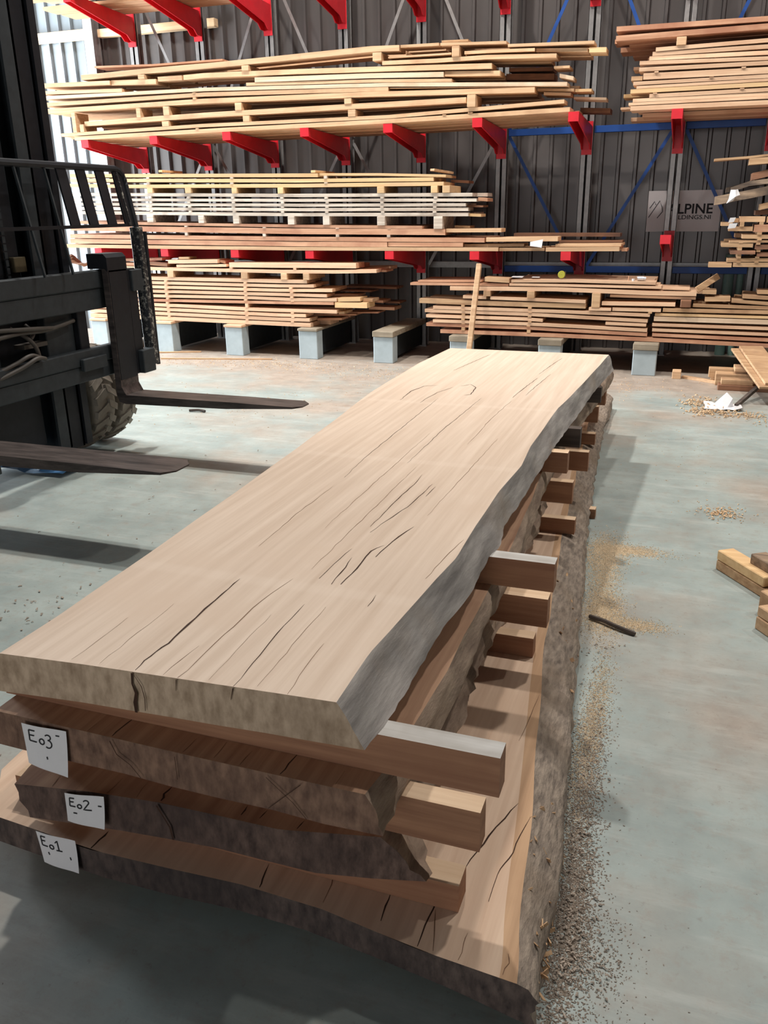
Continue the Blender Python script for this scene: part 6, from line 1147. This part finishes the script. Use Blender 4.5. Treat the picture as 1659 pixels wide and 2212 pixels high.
# near pile of short battens at the right edge
def shortb(p0,p1,wd,ht,c,lab):
    o=MB().beam(p0,p1,wd,ht,(0,0,1),.004).build('short_batten',c,None,p0); tag(o,lab,'batten','short battens on the floor at the right edge')
d=Vector((.23,-.34,0)).normalized(); s=Vector((d.y,-d.x,0))*-1
b0=Vector((.275,3.96,0))
for k,(z,off,L,c,lab) in enumerate(((.024,0,.55,'t','near short batten at the right edge, lower of the left pair'),(.073,0.0,.33,'y','near short batten at the right edge, bright upper of the left pair'),)):
    shortb(tuple(b0+d*off+Vector((0,0,z))),tuple(b0+d*(off+L)+Vector((0,0,z))),.085,.047,c,lab)
b1=b0+Vector((.10,.02,0))
shortb(tuple(b1+Vector((0,0,.024))),tuple(b1+d*.6+Vector((0,0,.024))),.085,.047,'t','near short batten at the right edge, lower of the right pair')
b2=Vector((.405,3.84,.121)); 
shortb(tuple(b2+Vector((0,0,-.002))),tuple(b2+d*.45+Vector((0,0,-.002))),.08,.047,'k','rough batten lying on the near battens at the right edge')
shortb(tuple(b1+d*.22+Vector((0,0,.073))),tuple(b1+d*.62+Vector((0,0,.073))),.08,.047,'k','rough batten in the middle of the near battens at the right edge')
for k,(x,y,z0,z1,lab) in enumerate(((.45,3.33,0,.055,'pale block at the right edge, lower front one of three'),(.452,3.335,.056,.10,'pale block at the right edge, upper front one of three'),(.47,3.49,0,.10,'pale block at the right edge, rear one of three'))):
    o=MB().obox((x,y,(z0+z1)/2),d,s,(0,0,1),.06,.045,(z1-z0)/2,.004).build('wood_block','p',None,(x,y,z0)); tag(o,lab,'block','wood blocks at the right edge')
# sticks and twig on the floor
o=MB().tube(spl([(-.262,3.232,.012),(-.2,3.2,.016),(-.14,3.165,.014),(-.072,3.136,.010)],5),[.009]*15+[.007],7).build('bark_stick','darkstick',None,(-.2,3.2,0)); tag(o,'dark thin stick on the floor right of the slab stack','stick')
o=MB().tube(spl([(-3.98,6.11,.012),(-3.9,6.13,.016),(-3.83,6.12,.012)],4),.011,6).build('twig','darkstick',None,(-3.9,6.12,0)); tag(o,'dark twig on the bright floor below the far fork','twig')
# blue film by the mast foot
pts=crumple(-4.0,4.35,.01,.55,.3,.06,8,21)
o=sheet_of_paper('plastic_film',pts,'crumpled blue plastic film on the floor under the forklift mast',.001,'film'); o['category']='plastic film'
# ---------------------------------------------------------------- shavings, crumbs, sawdust (uncountable)
def scatter(name,lab,cat,areas,mat,seed,flat=False):
    r=random.Random(seed); mb=MB()
    for (cx,cy,sx,sy,n,l0,l1) in areas:
        for _ in range(n):
            x,y=r.gauss(cx,sx),r.gauss(cy,sy); a=r.uniform(0,6.28); L=r.uniform(l0,l1); wd=L*r.uniform(.25,.5); c,s_=math.cos(a),math.sin(a)
            z=.002+(0 if flat else abs(r.gauss(0,1))*L*.35); h=0.0 if flat else r.uniform(.1,.5)*L
            t=.15*L+.0008
            if flat:
                b=[(x+c*u-s_*v,y+s_*u+c*v,.0003) for u,v in ((-L/2,-wd/2),(L/2,-wd/2),(L/2,wd/2),(-L/2,wd/2))]
                mb.add(b+[(x+r.uniform(-.3,.3)*L,y+r.uniform(-.3,.3)*L,.0012+L*.22)],[(0,1,4),(1,2,4),(2,3,4),(3,0,4)]); continue
            vs=[]
            for u,zz in ((-L/2,0),(0,h),(L/2,h*.3)):
                for v in (-wd/2,wd/2): vs.append((x+c*u-s_*v,y+s_*u+c*v,z+zz))
            vs+= [(p[0],p[1],max(.0004,p[2]-t)) for p in vs]
            mb.add(vs,[(0,1,3,2),(2,3,5,4),(6,8,9,7),(8,10,11,9),(0,2,8,6),(2,4,10,8),(1,7,9,3),(3,9,11,5),(0,6,7,1),(4,5,11,10)])
    stuff(mb.build(name,mat),lab,cat)
scatter('wood_shavings','pale wood shavings around the crumpled paper on the floor at right','shavings',[(.17,7.62,.07,.14,170,.012,.03),(.26,7.28,.09,.07,150,.012,.03),(.5,7.25,.12,.06,130,.01,.025),(.7,7.1,.15,.1,80,.01,.025)],'chip',1)
scatter('wood_shavings','small heap of shavings on the floor right of the slab stack','shavings',[(.285,4.74,.045,.05,150,.006,.016),(.3,4.8,.12,.1,60,.004,.012)],'chip',2)
scatter('bark_crumbs','bark crumbs on the floor along the near right side of the lowest slab','crumbs',[(-.115,1.55,.025,.12,230,.003,.011),(-.13,1.85,.02,.1,130,.003,.010),(-.16,2.2,.03,.15,90,.003,.009),(-.05,1.5,.03,.05,70,.003,.009),(-.2,2.9,.04,.35,120,.003,.009)],'chipd',3)
scatter('bark_dust','fine grey brown dust along the near right side of the lowest slab','dust',[(-.125,1.6,.03,.2,5000,.003,.008),(-.155,2.1,.03,.25,3500,.003,.008),(-.06,1.5,.05,.1,900,.002,.006)],'dust2',8,True)
scatter('bark_crumbs','dark crumbs on the floor left of the near slab ends','crumbs',[(-2.55,2.6,.12,.12,45,.006,.018),(-2.9,3.7,.5,.5,40,.004,.014),(-1.9,2.0,.15,.3,30,.004,.01)],'chipd',4)
scatter('sawdust','pale sawdust on the floor along the right edge of the slab stack','sawdust',[(-.27,3.95,.05,.13,4500,.003,.009),(-.17,4.04,.09,.035,3000,.003,.009),(-.21,3.3,.045,.11,4500,.003,.008),(-.08,3.23,.06,.03,1800,.003,.008),(-.245,3.62,.035,.18,3500,.003,.008),(-.165,2.45,.025,.25,3500,.003,.007)],'dust',5,True)
scatter('sawdust','scattered sawdust and splinters on the floor in front of the rack','sawdust',[(-4.6,8.45,.8,.2,700,.006,.02),(-2.9,8.2,.5,.25,400,.006,.018),(-3.6,6.6,.6,.5,200,.006,.018),(-.6,8.2,.4,.3,250,.006,.016),(.1,6.4,.5,1.0,140,.004,.012)],'chip',6,True)
# pale torn flakes clinging to the barky edge of the lowest slab
r=random.Random(31); mb=MB()
for _ in range(70):
    y=r.choice([r.gauss(1.62,.07),r.gauss(1.78,.05),r.gauss(1.42,.05),r.gauss(2.9,.3)]); k=r.random()
    xa,xb=ipl([(1.28,-.193),(1.59,-.231),(1.92,-.269),(2.38,-.329),(2.96,-.39),(3.87,-.47)],y),ipl([(1.30,-.152),(1.78,-.167),(2.36,-.218),(3.12,-.287),(3.88,-.354)],y)
    c=Vector((xa+(xb-xa)*k+.022*math.sin(math.pi*k)+.003,y,.135-.10*k)); L=r.uniform(.006,.02)
    m3=Matrix.Rotation(r.uniform(-.7,.7),3,'X')@Matrix.Rotation(r.uniform(-.5,.5),3,'Y')@Matrix.Rotation(r.uniform(-1,1),3,'Z')
    mb.obox(c,m3@Vector((.45,0,-.9)).normalized(),m3@Vector((0,1,0)),m3@Vector((.9,0,.45)).normalized(),L*.3*r.uniform(.5,1.2),L*.8,.0012)
fl=mb.build('bark_flakes','t',E1); fl['kind']='stuff'
